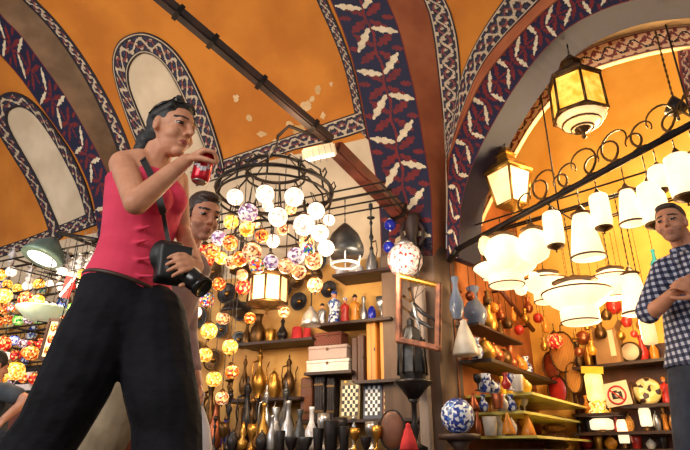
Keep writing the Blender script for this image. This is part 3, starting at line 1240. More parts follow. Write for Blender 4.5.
mb.lathe([(0, .30), (.17, .30), (.18, .31), (.18, .335), (.17, .345), (0, .345)], n=20)
obj('seat', mb, M_redwood, stool)
for k in range(4):
    mb = MB()
    a = PI / 4 + k * PI / 2
    mb.tube([(.16 * math.cos(a), .16 * math.sin(a), 0), (.13 * math.cos(a), .13 * math.sin(a), .30)], .018, 8)
    obj('leg', mb, M_redwood, stool)
# ================================================================== OBJECT KIT
WARM = (255, 232, 190)
M_brass = mat('brass', (196, 146, 66), (150, 104, 40), .32, .85, scale=9)
M_dbrass = mat('aged_brass', (112, 80, 44), (66, 46, 26), .4, .8, scale=10)
M_silver = mat('tarnished_silver', (196, 194, 192), (140, 138, 142), .3, .85, scale=9)
M_copper = mat('copper', (176, 98, 62), (130, 66, 40), .35, .8, scale=9)
M_dark = mat('blackened_metal', (44, 38, 38), (26, 22, 24), .4, .5, scale=12)
M_pewter = mat('dark_pewter', (84, 84, 84), (52, 52, 54), .35, .7, scale=9)
M_bluew = palette_mat('blue_white_ceramic', [(36, 56, 150), (222, 226, 236), (30, 44, 110), (214, 220, 230), (70, 110, 180)], 48)
M_whitec = mat('white_ceramic', (222, 214, 202), (198, 188, 172), .3, scale=10)
M_amberc = mat('amber_glaze', (214, 142, 44), (180, 106, 28), .25, scale=9)
M_yellowc = mat('yellow_glaze', (236, 190, 56), (220, 164, 40), .3, scale=9)
M_redc = mat('red_glaze', (186, 46, 36), (150, 30, 26), .3, scale=9)
M_orange = mat('orange_wood', (222, 152, 62), (204, 128, 44), .5, scale=5, stretch=(1, 1, .2))
M_brownb = mat('brown_box_wood', (96, 62, 44), (70, 44, 32), .55, scale=6, stretch=(1, 1, .2))
M_leather = mat('brown_leather', (112, 66, 38), (84, 46, 28), .5, scale=8)
M_carved = mat('dark_carved_wood', (52, 44, 46), (24, 20, 24), .5, kind='wave', scale=14, bump=.6)
M_straw = mat('straw_weave', (216, 156, 72), (186, 118, 46), .8, kind='wave', scale=18, bump=.4)
M_bluegl = mat('smoky_blue_glass', (120, 132, 156), (92, 104, 130), .15, scale=6)
M_bluecob = mat('cobalt_glass', (24, 40, 170), (18, 26, 120), .12, scale=6)
M_glassg = mat('yellow_green_glass', (222, 214, 120), (206, 192, 96), .2, scale=4)
M_cloth_red = mat('red_felt', (196, 48, 50), (170, 34, 40), .85, scale=8)
M_paper = mat('white_paper', (226, 208, 176), (214, 192, 156), .8, scale=4)
M_card = mat('cardboard', (168, 128, 84), (146, 106, 66), .85, scale=5)
M_crystal = mat('clear_crystal', (214, 212, 216), (160, 160, 170), .08, scale=20, spec=.8)
M_teal = mat('teal_paper', (36, 150, 160), (28, 126, 140), .6, scale=6)
E_white = mat('lit_opal_glass', (246, 222, 184), (240, 208, 160), .35, scale=3, emit=1.0)
E_soft = mat('lit_frosted_glass', (255, 224, 168), (250, 204, 134), .3, scale=5, emit=.62)
E_amber = palette_mat('lit_amber_mosaic', [(255, 196, 84), (255, 160, 48), (255, 220, 130), (236, 130, 30)], 34, .9)
E_pane = mat('lit_amber_pane', (255, 206, 92), (240, 160, 40), .3, scale=14, emit=.75)
E_tube = mat('lit_tube', (255, 252, 244), (250, 248, 244), .3, scale=2, emit=1.8)
E_bulb = mat('bulb', (255, 244, 214), (255, 240, 200), .3, scale=2, emit=6)
MOS = {
    'white': palette_mat('white_mosaic', [(255, 246, 232), (250, 226, 200), (255, 240, 222), (226, 180, 160), (255, 250, 240), (250, 232, 206)], 62, .72),
    'pearl': palette_mat('pearl_mosaic', [(236, 222, 224), (216, 196, 214), (160, 120, 170), (246, 232, 216), (110, 60, 84)], 62, .42),
    'orange': palette_mat('orange_mosaic', [(255, 140, 34), (255, 184, 84), (226, 78, 20), (255, 216, 150), (150, 44, 20)], 62, .55),
    'red': palette_mat('red_mosaic', [(214, 30, 24), (255, 110, 50), (140, 14, 20), (255, 200, 120), (190, 30, 40)], 60, .45),
    'yellow': palette_mat('yellow_mosaic', [(255, 210, 90), (255, 176, 50), (255, 232, 160), (220, 120, 26)], 60, .75),
    'green': palette_mat('green_mosaic', [(40, 190, 70), (150, 230, 90), (20, 110, 50), (220, 240, 160)], 60, .35),
    'blue': palette_mat('blue_mosaic', [(40, 60, 200), (120, 160, 240), (30, 30, 120), (230, 236, 250)], 60, .3),
    'multi': palette_mat('multicoloured_mosaic', [(230, 40, 40), (250, 210, 80), (40, 120, 60), (50, 70, 190), (250, 240, 230), (240, 130, 40)], 62, .36),
    'peach': palette_mat('peach_mosaic', [(255, 200, 130), (255, 228, 184), (226, 140, 80), (250, 196, 140), (140, 60, 40)], 62, .52),
}
M_speck = palette_mat('red_speckled_mosaic', [(226, 220, 214), (206, 196, 190), (232, 228, 224), (190, 40, 44), (214, 210, 208), (150, 150, 160)], 58, .06)
ORD = ['first', 'second', 'third', 'fourth', 'fifth', 'sixth', 'seventh', 'eighth', 'ninth', 'tenth', 'eleventh', 'twelfth', 'thirteenth', 'fourteenth', 'fifteenth', 'sixteenth', 'seventeenth', 'eighteenth', 'nineteenth', 'twentieth']


def plane_hit(px, py, p, n):
    d = ray(px, py)
    return CAMP + d * ((p - CAMP).dot(n) / d.dot(n))


def wsurf(px, py, u=0.0):
    return plane_hit(px, py, P0 + NW * u, NW)


def lsurf(px, py, v=0.0):
    return plane_hit(px, py, Q0 + MA * v, MA)


def bsurf(px, py, v=0.0):
    return plane_hit(px, py, Vector((x0, CB - x0, 0)) - NA * v, NA)


def wline(px, u, z):
    return online(wp(-7.4, u, z), wp(2.0, u, z), px)


def lline(px, v, z):
    return online(ap(-.2, v, z), ap(2.6, v, z), px)


def bline(px, v, z):
    return online(bp(2.0, v, z), bp(5.8, v, z), px)


def zfor(p, py):
    lo, hi = 0.0, 6.0
    for _ in range(40):
        m = (lo + hi) / 2
        if proj((p.x, p.y, m))[1] > py:
            lo = m
        else:
            hi = m
    return lo


ROTW = math.atan2(DW.y, DW.x)
ROTL = math.atan2(EA.y, EA.x)
ROTB = math.atan2(-1, 1)

PROF = {
    'vase': [(0, 0), (.17, 0), (.19, .03), (.30, .25), (.29, .40), (.13, .66), (.10, .80), (.17, .97), (.15, 1), (.08, .9), (0, .9)],
    'bottle': [(0, 0), (.15, 0), (.18, .05), (.18, .45), (.07, .65), (.06, .9), (.08, .93), (.08, 1), (0, 1)],
    'bowl': [(0, 0), (.26, 0), (.28, .06), (.52, .45), (.66, .97), (.64, 1), (.5, .5), (.2, .2), (0, .18)],
    'cup': [(0, 0), (.30, 0), (.32, .05), (.36, .5), (.42, .97), (.40, 1), (.34, .5), (.28, .12), (0, .1)],
    'jug': [(0, 0), (.22, 0), (.25, .04), (.34, .28), (.28, .55), (.15, .72), (.15, .85), (.22, 1), (.19, .98), (.1, .8), (0, .8)],
    'pot': [(0, 0), (.28, 0), (.30, .04), (.46, .3), (.44, .55), (.26, .72), (.27, .76), (.12, .86), (.05, .9), (.07, .96), (0, 1)],
    'candlestick': [(0, 0), (.24, 0), (.25, .03), (.10, .1), (.05, .16), (.09, .3), (.04, .38), (.05, .6), (.10, .68), (.04, .75), (.06, .85), (.12, .9), (.11, .93), (.05, 1), (0, 1)],
    'cone': [(0, 0), (.34, 0), (.36, .04), (.28, .35), (.15, .72), (.09, .86), (.1, .92), (.04, .97), (0, 1)],
    'fez': [(0, 0), (.52, 0), (.53, .05), (.42, .95), (.38, 1), (0, 1)],
    'goblet': [(0, 0), (.22, 0), (.23, .03), (.06, .12), (.05, .4), (.20, .55), (.26, .75), (.25, 1), (.22, .97), (.16, .6), (0, .58)],
    'globe': [(0, 0), (.12, 0), (.3, .08), (.46, .28), (.5, .5), (.46, .72), (.3, .92), (.12, 1), (0, 1)],
    'finial': [(0, 0), (.12, 0), (.2, .1), (.22, .3), (.08, .45), (.16, .6), (.08, .78), (.04, 1), (0, 1)],
    'box': None, 'figurine': None, 'ewer': None, 'hookah': None,
}
NICE = {'cone': 'tagine_pot', 'globe': 'glass_globe', 'pot': 'lidded_pot'}


def vessel(kind, h, m, label, cat, loc, rotz=0.0, group=None, m2=None):
    name = NICE.get(kind, kind)
    if kind in ('ewer', 'teapot'):
        t = thing(name, label, cat, loc, rotz, group)
        if kind == 'ewer':
            pr = [(0, 0), (.16, 0), (.17, .02), (.07, .08), (.20, .2), (.24, .34), (.16, .5), (.07, .62), (.06, .74), (.10, .8), (.1, .82), (0, .82)]
        else:
            pr = [(0, 0), (.24, 0), (.26, .04), (.42, .3), (.38, .52), (.22, .66), (.22, .7), (0, .7)]
        obj('body', MB().lathe([(r * h, z * h) for r, z in pr], n=14), m, t)
        b = MB()
        if kind == 'ewer':
            b.tube([(.18 * h, 0, .3 * h), (.28 * h, 0, .42 * h), (.26 * h, 0, .6 * h), (.34 * h, 0, .74 * h)], [.035 * h, .028 * h, .022 * h, .018 * h], 7)
        else:
            b.tube([(.34 * h, 0, .25 * h), (.52 * h, 0, .36 * h), (.56 * h, 0, .6 * h), (.66 * h, 0, .7 * h)], [.06 * h, .045 * h, .035 * h, .03 * h], 7)
        obj('spout', b, m, t)
        b = MB()
        k = 1.0 if kind == 'ewer' else 1.5
        b.tube([(-.08 * h * k, 0, .74 * h if kind == 'ewer' else .6 * h), (-.24 * h * k, 0, .7 * h), (-.27 * h * k, 0, .5 * h), (-.2 * h * k, 0, .3 * h)], .022 * h, 6)
        obj('handle', b, m, t)
        zl = .82 if kind == 'ewer' else .7
        obj('lid', MB().lathe([(r * h, zl * h + z * h) for r, z in ((0, 0), (.1 if kind == 'ewer' else .2, 0), (.06, .06), (.02, .09), (.035, .13), (.015, .18), (0, .18))], n=12), m2 or m, t)
        return t
    if kind == 'hookah':
        t = thing(name, label, cat, loc, rotz, group)
        obj('glass_base', MB().lathe([(r * h, z * h) for r, z in ((0, 0), (.12, 0), (.15, .05), (.15, .16), (.05, .30), (.05, .33), (0, .33))], n=14), m2 or m, t)
        obj('stem', MB().lathe([(r * h, .33 * h + z * h) for r, z in ((0, 0), (.05, 0), (.05, .03), (.02, .06), (.03, .14), (.06, .18), (.03, .23), (.02, .34), (.045, .38), (.02, .43), (0, .43))], n=12), m, t)
        obj('tray', MB().lathe([(r * h, .76 * h + z * h) for r, z in ((0, 0), (.02, 0), (.10, .02), (.1, .03), (.0, .02))], n=14), m, t)
        obj('tobacco_bowl', MB().lathe([(r * h, .78 * h + z * h) for r, z in ((0, 0), (.02, 0), (.02, .1), (.055, .16), (.05, .2), (.02, .22), (0, .22))], n=12), m, t)
        b = MB()
        b.tube([(.04 * h, 0, .45 * h), (.14 * h, 0, .48 * h), (.2 * h, .02 * h, .36 * h), (.16 * h, .06 * h, .2 * h), (.2 * h, .05 * h, .08 * h)], .013 * h, 6)
        obj('hose', b, M_leather, t)
        return t
    if kind == 'figurine':
        t = thing(name, label, cat, loc, rotz, group)
        b = MB()
        b.lathe([(r * h, z * h) for r, z in ((0, 0), (.2, 0), (.19, .1), (.14, .45), (.2, .62), (.15, .7), (.05, .74), (.05, .78), (0, .78))], n=12)
        obj('robe', b, m, t)
        b = MB()
        b.ball((0, 0, .84 * h), .085 * h, 10)
        obj('head', b, M_skin, t)
        b = MB()
        b.lathe([(r * h, .87 * h + z * h) for r, z in ((0, 0), (.09, 0), (.1, .04), (.06, .1), (0, .13))], n=10)
        obj('turban', b, m2 or m, t)
        for s in (-1, 1):
            b = MB()
            b.capsule((s * .17 * h, 0, .63 * h), .045 * h, (s * .15 * h, -.12 * h, .42 * h), .035 * h, 8)
            obj('arm', b, m, t)
        return t
    mb = MB()
    mb.lathe([(r * h, z * h) for r, z in PROF[kind]], n=14)
    return solo(name, mb, m, label, cat, loc, rotz, group)


def board(name, pts, thick, m, label, cat='shelf'):
    """flat board between four ground-plan corners at one height (top face at the given z)"""
    z = pts[0].z
    o = sum(pts, Vector()) / 4
    mb = MB()
    lo = [mb.bm.verts.new((p.x - o.x, p.y - o.y, -thick)) for p in pts]
    hi = [mb.bm.verts.new((p.x - o.x, p.y - o.y, 0)) for p in pts]
    mb.face(lo[::-1])
    mb.face(hi)
    for i in range(4):
        j = (i + 1) % 4
        mb.face([lo[i], lo[j], hi[j], hi[i]])
    return solo(name, mb, m, label, cat, o)


def link_chain(t, z0, z1, m=None, r=.004, name='chain'):
    b = MB()
    n = max(2, int((z1 - z0) / .05))
    pts = []
    rs = []
    for i in range(n * 2 + 1):
        pts.append((0, 0, z0 + (z1 - z0) * i / (n * 2)))
        rs.append(r * (1.5 if i % 2 else .7))
    b.tube(pts, rs, 5)
    return obj(name, b, m or M_dark, t)


def mosaic_lamp(label, p, r, m, ztop, cap=None, group=None, sq=1.0, cat='lamp', name='mosaic_lamp'):
    """hanging glass globe: p is the centre of the globe"""
    t = thing(name, label, cat, (p.x, p.y, p.z - r * sq), 0, group)
    b = MB()
    b.ball((0, 0, r * sq), (r, r, r * sq), 14)
    obj('globe', b, m, t)
    c = MB()
    c.lathe([(0, r * sq * 1.9), (r * .55, r * sq * 1.80), (r * .58, r * sq * 1.88), (r * .3, r * sq * 2.1), (r * .12, r * sq * 2.3), (0, r * sq * 2.35)], n=12)
    obj('cap', c, cap or M_dbrass, t)
    c = MB()
    c.lathe([(0, -r * .28), (r * .08, -r * .25), (r * .05, -r * .1), (r * .22, r * .02), (r * .25, r * .08), (0, r * .1)], n=10)
    obj('finial', c, cap or M_dbrass, t)
    if ztop > p.z + r * sq * 1.4:
        link_chain(t, r * sq * 2.3, ztop - (p.z - r * sq), r=.003)
    return t


def shade_lamp(label, p, w, h, m, ztop, prof='cyl', cap=None, bottom=True, cat='lamp', name='hanging_lantern', group=None):
    """hanging lit shade; p = centre; w, h in metres"""
    t = thing(name, label, cat, (p.x, p.y, p.z - h / 2), 0, group)
    R = w / 2
    P = {
        'cyl': [(0, .0), (.82, .0), (.92, .04), (1, .2), (1, .8), (.9, .96), (.7, 1), (0, 1)],
        'bell': [(0, .01), (.95, .01), (1, .04), (.82, .45), (.62, .85), (.5, .97), (.3, 1), (0, 1)],
        'tulip': [(0, 0), (.35, 0), (.7, .1), (.95, .35), (1, .6), (.85, .9), (.6, 1), (0, 1)],
        'globe': [(0, 0), (.3, .02), (.75, .16), (1, .5), (.75, .84), (.3, .98), (0, 1)],
        'dish': [(0, .0), (.35, .05), (.8, .35), (1, .62), (.98, .7), (.72, .82), (.4, .95), (0, 1)],
        'cone': [(0, .02), (.95, .0), (1, .05), (.35, .9), (.25, 1), (0, 1)],
    }[prof]
    b = MB()
    b.lathe([(r * R, z * h) for r, z in P], n=18)
    obj('shade', b, m, t)
    c = MB()
    c.lathe([(0, h * .97), (R * .62, h * .97), (R * .68, h * 1.0), (R * .35, h * 1.06), (R * .2, h * 1.14), (R * .08, h * 1.2), (0, h * 1.2)], n=14)
    obj('cap', c, cap or M_dbrass, t)
    if bottom:
        c = MB()
        q = R * (.9 if prof == 'cyl' else .55)
        c.lathe([(0, -R * .75), (R * .10, -R * .7), (R * .06, -R * .5), (q * .5, -R * .32), (q * .95, -R * .12), (q * 1.0, .02 * h), (0, .02 * h)], n=14)
        obj('base_cup', c, cap or M_dbrass, t)
    if prof in ('dish', 'bell'):
        c = MB()
        zr = h * (.66 if prof == 'dish' else .035)
        c.tube([(R * 1.01 * math.cos(k * PI / 12), R * 1.01 * math.sin(k * PI / 12), zr) for k in range(24)], .0075, 5, closed=True)
        obj('rim', c, cap or M_dbrass, t)
    if prof == 'dish':
        c = MB()
        c.lathe([(0, -h * .26), (R * .50, -h * .26), (R * .55, -h * .2), (R * .55, h * .12), (0, h * .14)], n=18)
        obj('drum', c, m, t)
        c = MB()
        c.tube([(R * .56 * math.cos(k * PI / 10), R * .56 * math.sin(k * PI / 10), -h * .21) for k in range(20)], .006, 5, closed=True)
        obj('drum_rim', c, cap or M_dbrass, t)
    if ztop > p.z + h * .6:
        link_chain(t, h * 1.18, ztop - (p.z - h / 2), r=.004)
    return t


def cage_lantern(label, p, w, h, pane, metal, ztop, sides=6, taper=1.0, cat='lantern', name='cage_lantern', bowl=None, rot=0.0):
    """framed lantern with flat panes: p = centre of the glazed body"""
    t = thing(name, label, cat, (p.x, p.y, p.z - h / 2), rot)
    R = w / 2
    r0, r1 = R * taper, R
    for k in range(sides):
        a0, a1 = 2 * PI * k / sides, 2 * PI * (k + 1) / sides
        b = MB()
        q = []
        for a, rr, z in ((a0, r0, 0), (a1, r0, 0), (a1, r1, h), (a0, r1, h)):
            q.append(Vector((rr * .97 * math.cos(a), rr * .97 * math.sin(a), z)))
        n = (q[1] - q[0]).cross(q[3] - q[0]).normalized() * .006
        lo = [b.bm.verts.new(v) for v in q]
        hi = [b.bm.verts.new(v - n) for v in q]
        b.face(lo)
        b.face(hi[::-1])
        for i in range(4):
            j = (i + 1) % 4
            b.face([lo[i], lo[j], hi[j], hi[i]])
        obj('pane', b, pane, t)
    b = MB()
    for k in range(sides):
        a = 2 * PI * k / sides
        b.tube([(r0 * math.cos(a), r0 * math.sin(a), -.01), (r1 * math.cos(a), r1 * math.sin(a), h + .01)], R * .06, 5)
    for z, rr in ((0, r0), (h, r1)):
        b.tube([(rr * math.cos(2 * PI * k / sides), rr * math.sin(2 * PI * k / sides), z) for k in range(sides)], R * .08, 5, closed=True)
    obj('frame', b, metal, t)
    c = MB()
    c.lathe([(0, h), (R * 1.08, h), (R * 1.1, h + R * .1), (R * .7, h + R * .45), (R * .42, h + R * .6), (R * .40, h + R * .85), (R * .5, h + R * .9), (R * .2, h + R * 1.2), (R * .08, h + R * 1.35), (0, h + R * 1.4)], n=sides if sides > 4 else 4, sm=False, rot=0)
    obj('roof', c, metal, t)
    c = MB()
    if bowl:
        c.lathe([(0, -R * .62), (R * .35, -R * .58), (R * .75, -R * .34), (R * .92, -R * .05), (0, -R * .04)], n=18)
        bo = obj('bowl', c, bowl, t)
        for rr, zz in ((.94, -.06), (.72, -.36), (.42, -.57)):
            d = MB()
            d.tube([(R * rr * math.cos(2 * PI * k / 18), R * rr * math.sin(2 * PI * k / 18), R * zz) for k in range(18)], R * .045, 5, closed=True)
            obj('ring', d, metal, bo)
        d = MB()
        d.lathe([(0, -R * 1.05), (R * .1, -R * .95), (R * .06, -R * .8), (R * .3, -R * .64), (R * .32, -R * .57), (0, -R * .55)], n=12)
        obj('finial', d, metal, t)
    else:
        c.lathe([(0, -R * .55), (R * .08, -R * .5), (R * .06, -R * .35), (R * .35, -R * .22), (R * taper * .98, -R * .04), (R * taper * 1.02, 0), (0, 0)], n=sides)
        obj('finial', c, metal, t)
    if ztop > p.z + h / 2 + R * 1.4:
        link_chain(t, h + R * 1.38, ztop - (p.z - h / 2), r=.006)
    return t


COLN = {}


def named(m, words):
    COLN[m.name] = words


for m_, n_ in ((M_brass, 'bright brass'), (M_dbrass, 'aged brass'), (M_silver, 'tarnished silver'), (M_copper, 'copper'), (M_dark, 'black metal'), (M_pewter, 'dark pewter'), (M_bluew, 'blue and white ceramic'), (M_whitec, 'white ceramic'), (M_amberc, 'amber glazed'), (M_yellowc, 'yellow glazed'), (M_redc, 'red glazed'), (M_bluegl, 'smoky blue glass'), (M_bluecob, 'cobalt blue'), (M_cloth_red, 'red felt'), (M_crystal, 'clear crystal'), (M_leather, 'brown leather'), (M_orange, 'orange wooden'), (M_straw, 'straw')):
    named(m_, n_)
for k_, v_ in (('white', 'white'), ('pearl', 'pearly'), ('orange', 'orange'), ('red', 'red'), ('yellow', 'yellow'), ('green', 'green'), ('blue', 'blue'), ('multi', 'multicoloured'), ('peach', 'peach')):
    named(MOS[k_], v_)
KN = {'cone': 'tagine pot', 'globe': 'glass globe', 'pot': 'lidded pot'}


RADK = {'vase': .30, 'bottle': .18, 'bowl': .66, 'cup': .42, 'jug': .34, 'pot': .46, 'candlestick': .25, 'cone': .36, 'fez': .53, 'goblet': .26, 'globe': .5, 'finial': .22, 'ewer': .31, 'teapot': .52, 'hookah': .2, 'figurine': .2}
PLACED = []


def row(items, line, z, where, rot=0.0, group=None):
    """items = (px, kind, material, height in px) standing at height z along a line; labelled by their order"""
    items = sorted(items, key=lambda i: i[0])
    cnt = 0
    for i, it in enumerate(items):
        px, kind, m, hp = it[:4]
        p = line(px)
        h = hp / ppm(p) * 1.04
        nm = KN.get(kind, kind)
        lab = '%s %s, %s from left %s' % (COLN[m.name], nm, ORD[cnt], where)
        r = RADK[kind] * h
        f = 1.0
        for (x, y, q, za, zb) in PLACED:
            if za < z + h and zb > z:
                f = min(f, (math.hypot(x - p.x, y - p.y) - q - .004) / r)
        for o_ in items[i + 1:i + 2]:
            q2 = line(o_[0])
            f = min(f, (q2 - p).length * .56 / r)
        if f < .42:
            continue
        o_ = vessel(kind, h, m, lab, nm.split()[-1] if kind != 'cone' else 'pot', (p.x, p.y, z), rot + random.choice((PI / 2 - .5, PI / 2 + .5, -PI / 2 + .4)), group, it[4] if len(it) > 4 else None)
        o_.scale = (f, f, 1.0)
        PLACED.append((p.x, p.y, r * f, z, z + h))
        cnt += 1
# ================================================================== TIMBER AND FIXED FITTINGS
def beam_between(name, a, b, w, h, m, label, cat='beam', bands=()):
    d = b - a
    M = d.to_track_quat('X', 'Z').to_matrix()
    t = thing(name, label, cat, a)
    mb = MB()
    n = 12
    for i in range(n):
        pass
    mb.box(d / 2, (d.length, w, h), M=M)
    bmesh.ops.bevel(mb.bm, geom=mb.bm.edges[:], offset=min(w, h) * .16, segments=2, affect='EDGES')
    obj('timber', mb, m, t)
    for f in bands:
        c = MB()
        c.box(d * f, (.035, w * 1.12, h * 1.12), M=M)
        obj('iron_band', c, M_iron, t)
    return t


bA, bB = at(128, -30, 3.0), at(331, 141, 4.05)
beam_between('roof_beam', bA, bB, .085, .085, M_darkwood, 'dark round-edged roof beam slanting down across the ochre vault', bands=(.22, .38, .62, .9))
bC, bD = at(334, 147, 4.05), vsurf(409, 222, .30)
beam_between('tie_beam', bC, bD, .13, .13, M_redwood, 'reddish brown beam ending at the blue painted rib', bands=(.85,))
# carved bracket hanging below the beam end
p = vsurf(411, 216, .34)
br = thing('carved_bracket', 'dark carved wooden bracket below the beam end on the painted rib', 'bracket', (p.x, p.y, p.z - .42))
mb = MB()
mb.lathe([(0, 0), (.03, .0), (.05, .03), (.035, .07), (.06, .12), (.045, .2), (.07, .3), (.085, .38), (.09, .42), (0, .42)], n=10)
obj('post', mb, M_darkwood, br)
for sg in (-1, 1):
    c = MB()
    c.tube([(sg * .05, -.03, .36), (sg * .10, -.03, .28), (sg * .09, -.03, .18), (sg * .055, -.03, .12)], [.022, .018, .016, .02], 7)
    obj('scroll', c, M_darkwood, br)
# speckled globe and two cobalt globes by the bracket
pg = at(405, 260, p.y - .12)
mosaic_lamp('large white globe lamp speckled with red under the carved bracket', pg, 18 / ppm(pg), M_speck, p.z - .02, M_silver)
for px, py, r, lab in ((390, 225, 6, 'small cobalt blue glass ball nearer the beam end'), (389, 247, 6, 'small cobalt blue glass ball just above the speckled globe')):
    q = at(px, py, p.y - .06)
    mosaic_lamp(lab, q, r / ppm(q), M_bluecob, q.z + .22, M_silver, 'cobalt glass balls', name='glass_ball', cat='ornament')

# tube flood light on its bracket
q = at(319, 154, 3.95)
fl_ = thing('flood_light', 'white tube flood light with wire guard below the roof beam', 'light', q)
Mx = Matrix.Rotation(math.radians(-14), 3, 'Y') @ Matrix.Rotation(math.radians(25), 3, 'X')
mb = MB()
mb.box((0, .03, .03), (.27, .09, .11), M=Mx)
bmesh.ops.bevel(mb.bm, geom=mb.bm.edges[:], offset=.012, segments=2, affect='EDGES')
obj('housing', mb, M_paper, fl_)
mb = MB()
mb.tube([Mx @ Vector((-.115, -.025, -.03)), Mx @ Vector((.115, -.025, -.03))], .014, 8)
obj('tube', mb, E_tube, fl_)
for k in range(5):
    mb = MB()
    xx = -.1 + .05 * k
    mb.tube([Mx @ Vector((xx, .0, -.07)), Mx @ Vector((xx, -.06, -.03)), Mx @ Vector((xx, -.03, .06))], .003, 4)
    obj('guard_wire', mb, M_silver, fl_)
mb = MB()
mb.tube([Mx @ Vector((.06, .06, .08)), at(328, 141, 4.02) - q], .016, 6)
obj('bracket_arm', mb, M_iron, fl_)

# ================================================================== MOSAIC CHANDELIER
CY = 4.0
cc = at(274, 205, CY)
ch = thing('mosaic_chandelier', 'big iron hoop chandelier hung with clusters of lit mosaic globes', 'chandelier', cc)
rad = 58 / ppm(cc)


def ring_pts(r, z, n=36, tilt=.0):
    return [Vector((r * math.cos(2 * PI * k / n), r * math.sin(2 * PI * k / n), z + tilt * math.cos(2 * PI * k / n))) for k in range(n)]


ztop = at(281, 172, CY).z - cc.z
zrim = at(274, 192, CY).z - cc.z
for nm_, rr, zz, th in (('upper_hoop', .235, ztop + .02, .014), ('upper_hoop', .235, ztop - .05, .009), ('main_hoop', rad, zrim, .016), ('main_hoop', rad * .98, zrim - .07, .010), ('lower_hoop', rad * .62, zrim - .36, .011)):
    mb = MB()
    mb.tube(ring_pts(rr, zz), th, 6, closed=True)
    obj(nm_, mb, M_iron, ch)
for k in range(12):
    a = 2 * PI * k / 12
    mb = MB()
    mb.tube([(.235 * math.cos(a), .235 * math.sin(a), ztop + .02), (rad * .62 * math.cos(a), rad * .62 * math.sin(a), ztop + .03), (rad * .93 * math.cos(a), rad * .93 * math.sin(a), zrim + .09), (rad * math.cos(a), rad * math.sin(a), zrim - .07)], .008, 5)
    obj('arm', mb, M_iron, ch)
    mb = MB()
    mb.tube([(rad * math.cos(a), rad * math.sin(a), zrim), (rad * 1.06 * math.cos(a), rad * 1.06 * math.sin(a), zrim + .05), (rad * 1.03 * math.cos(a), rad * 1.03 * math.sin(a), zrim + .09), (rad * .98 * math.cos(a), rad * .98 * math.sin(a), zrim + .06)], .007, 5)
    obj('scroll', mb, M_iron, ch)
zc_ = at(290, 118, CY).z - cc.z
for k in range(3):
    a = 2 * PI * k / 3 + .4
    mb = MB()
    mb.tube([(.235 * math.cos(a), .235 * math.sin(a), ztop + .02), (.02 * math.cos(a), .02 * math.sin(a), ztop + .24)], .006, 5)
    obj('hanger', mb, M_iron, ch)
link_chain(ch, ztop + .22, ztop + .34, M_iron, .008)
mb = MB()
hz = at(322, 139, 4.02) - cc
hm = at(289, 126, 4.0) - cc
mb.tube([(0, 0, ztop + .33), hm, hz], .014, 6)
obj('hook', mb, M_iron, ch)
GL = [(235, 197, 8.5, 'white', -.1), (265, 194, 9.5, 'white', -.25), (294, 197, 10, 'white', -.2), (316, 211, 9, 'white', .0), (248, 213, 10, 'pearl', -.3), (278, 217, 10, 'white', -.33), (304, 225, 11, 'white', -.22), (329, 220, 6, 'white', .1), (219, 238, 8, 'pearl', .0), (231, 222, 7.5, 'yellow', -.1), (247, 229, 8, 'yellow', -.28), (283, 229, 6.5, 'peach', -.2), (320, 233, 9, 'white', .0), (230, 243, 8, 'orange', -.15), (326, 248, 8.5, 'white', .05), (314, 261, 9, 'peach', -.1), (296, 256, 9, 'pearl', -.25), (286, 266, 8, 'peach', -.25), (271, 262, 8, 'pearl', -.3), (252, 252, 10, 'peach', -.3), (257, 266, 8, 'multi', -.3), (240, 259, 8, 'orange', -.2), (232, 262, 7, 'peach', -.1), (299, 272, 7.5, 'peach', -.2), (212, 251, 8, 'orange', .05), (262, 236, 7, 'orange', -.05), (306, 243, 8, 'peach', .2), (273, 241, 7, 'white', .2), (242, 275, 6, 'peach', .0), (221, 258, 6.5, 'yellow', .1), (309, 250, 6, 'multi', -.2), (268, 206, 6, 'white', .25), (291, 209, 6, 'peach', .25), (256, 222, 6, 'peach', .2)]
for px, py, r, k, dy in GL:
    g = at(px, py, CY + dy) - cc
    R = r / ppm(cc + g)
    mb = MB()
    mb.ball(g, R, 14)
    go = obj('globe', mb, MOS[k], ch)
    mb = MB()
    mb.lathe([(0, R * .9), (R * .5, R * .82), (R * .55, R * .92), (R * .2, R * 1.2), (0, R * 1.25)], g, 10)
    obj('holder', mb, M_dbrass, go)
    mb = MB()
    up = Vector((g.x, g.y, g.z + R * 1.2))
    rr = math.hypot(g.x, g.y) or 1e-3
    tgt = min((abs(rr - q_[0]), q_) for q_ in ((rad, zrim), (rad * .62, zrim - .36 if g.z < zrim - .5 else zrim), (.235, ztop)))[1]
    sc = tgt[0] / rr
    mb.tube([up, (g.x * (1 + sc) / 2, g.y * (1 + sc) / 2, (up.z + tgt[1]) / 2 + .02), (g.x * sc, g.y * sc, tgt[1])], .0035, 4)
    obj('link', mb, M_dark, go)

# ================================================================== CENTRAL SHOP WALL
def wshelf(pxa, pxb, py, label, depth=.34, thick=.025, m=None):
    pm = (pxa + pxb) / 2
    z = wsurf(pm, py, depth).z
    a, b = wline(pxa, depth, z), wline(pxb, depth, z)
    a2, b2 = a - NW * (depth - .02), b - NW * (depth - .02)
    board('display_shelf', [a, b, b2, a2], thick, m or M_darkwood, label)
    return z


zA = wshelf(296, 424, 419, 'long dark wall shelf under the chess boards')
zB = wshelf(354, 410, 379, 'short dark wall shelf under the three orange boxes')
zC = wshelf(304, 351, 371, 'dark wall shelf under the cream inlaid boxes')
zD = wshelf(314, 390, 320, 'dark wall shelf under the small figurines')
zE = wshelf(332, 398, 270, 'highest dark wall shelf, with silver ewers, near the rib')
zF = wshelf(236, 312, 340, 'dark wall shelf with red felt fezzes')
zG = wshelf(222, 300, 398, 'dark wall shelf with brass jugs against the mustard wall')
wl = lambda z, u=.17: (lambda px: wline(px, u, z))


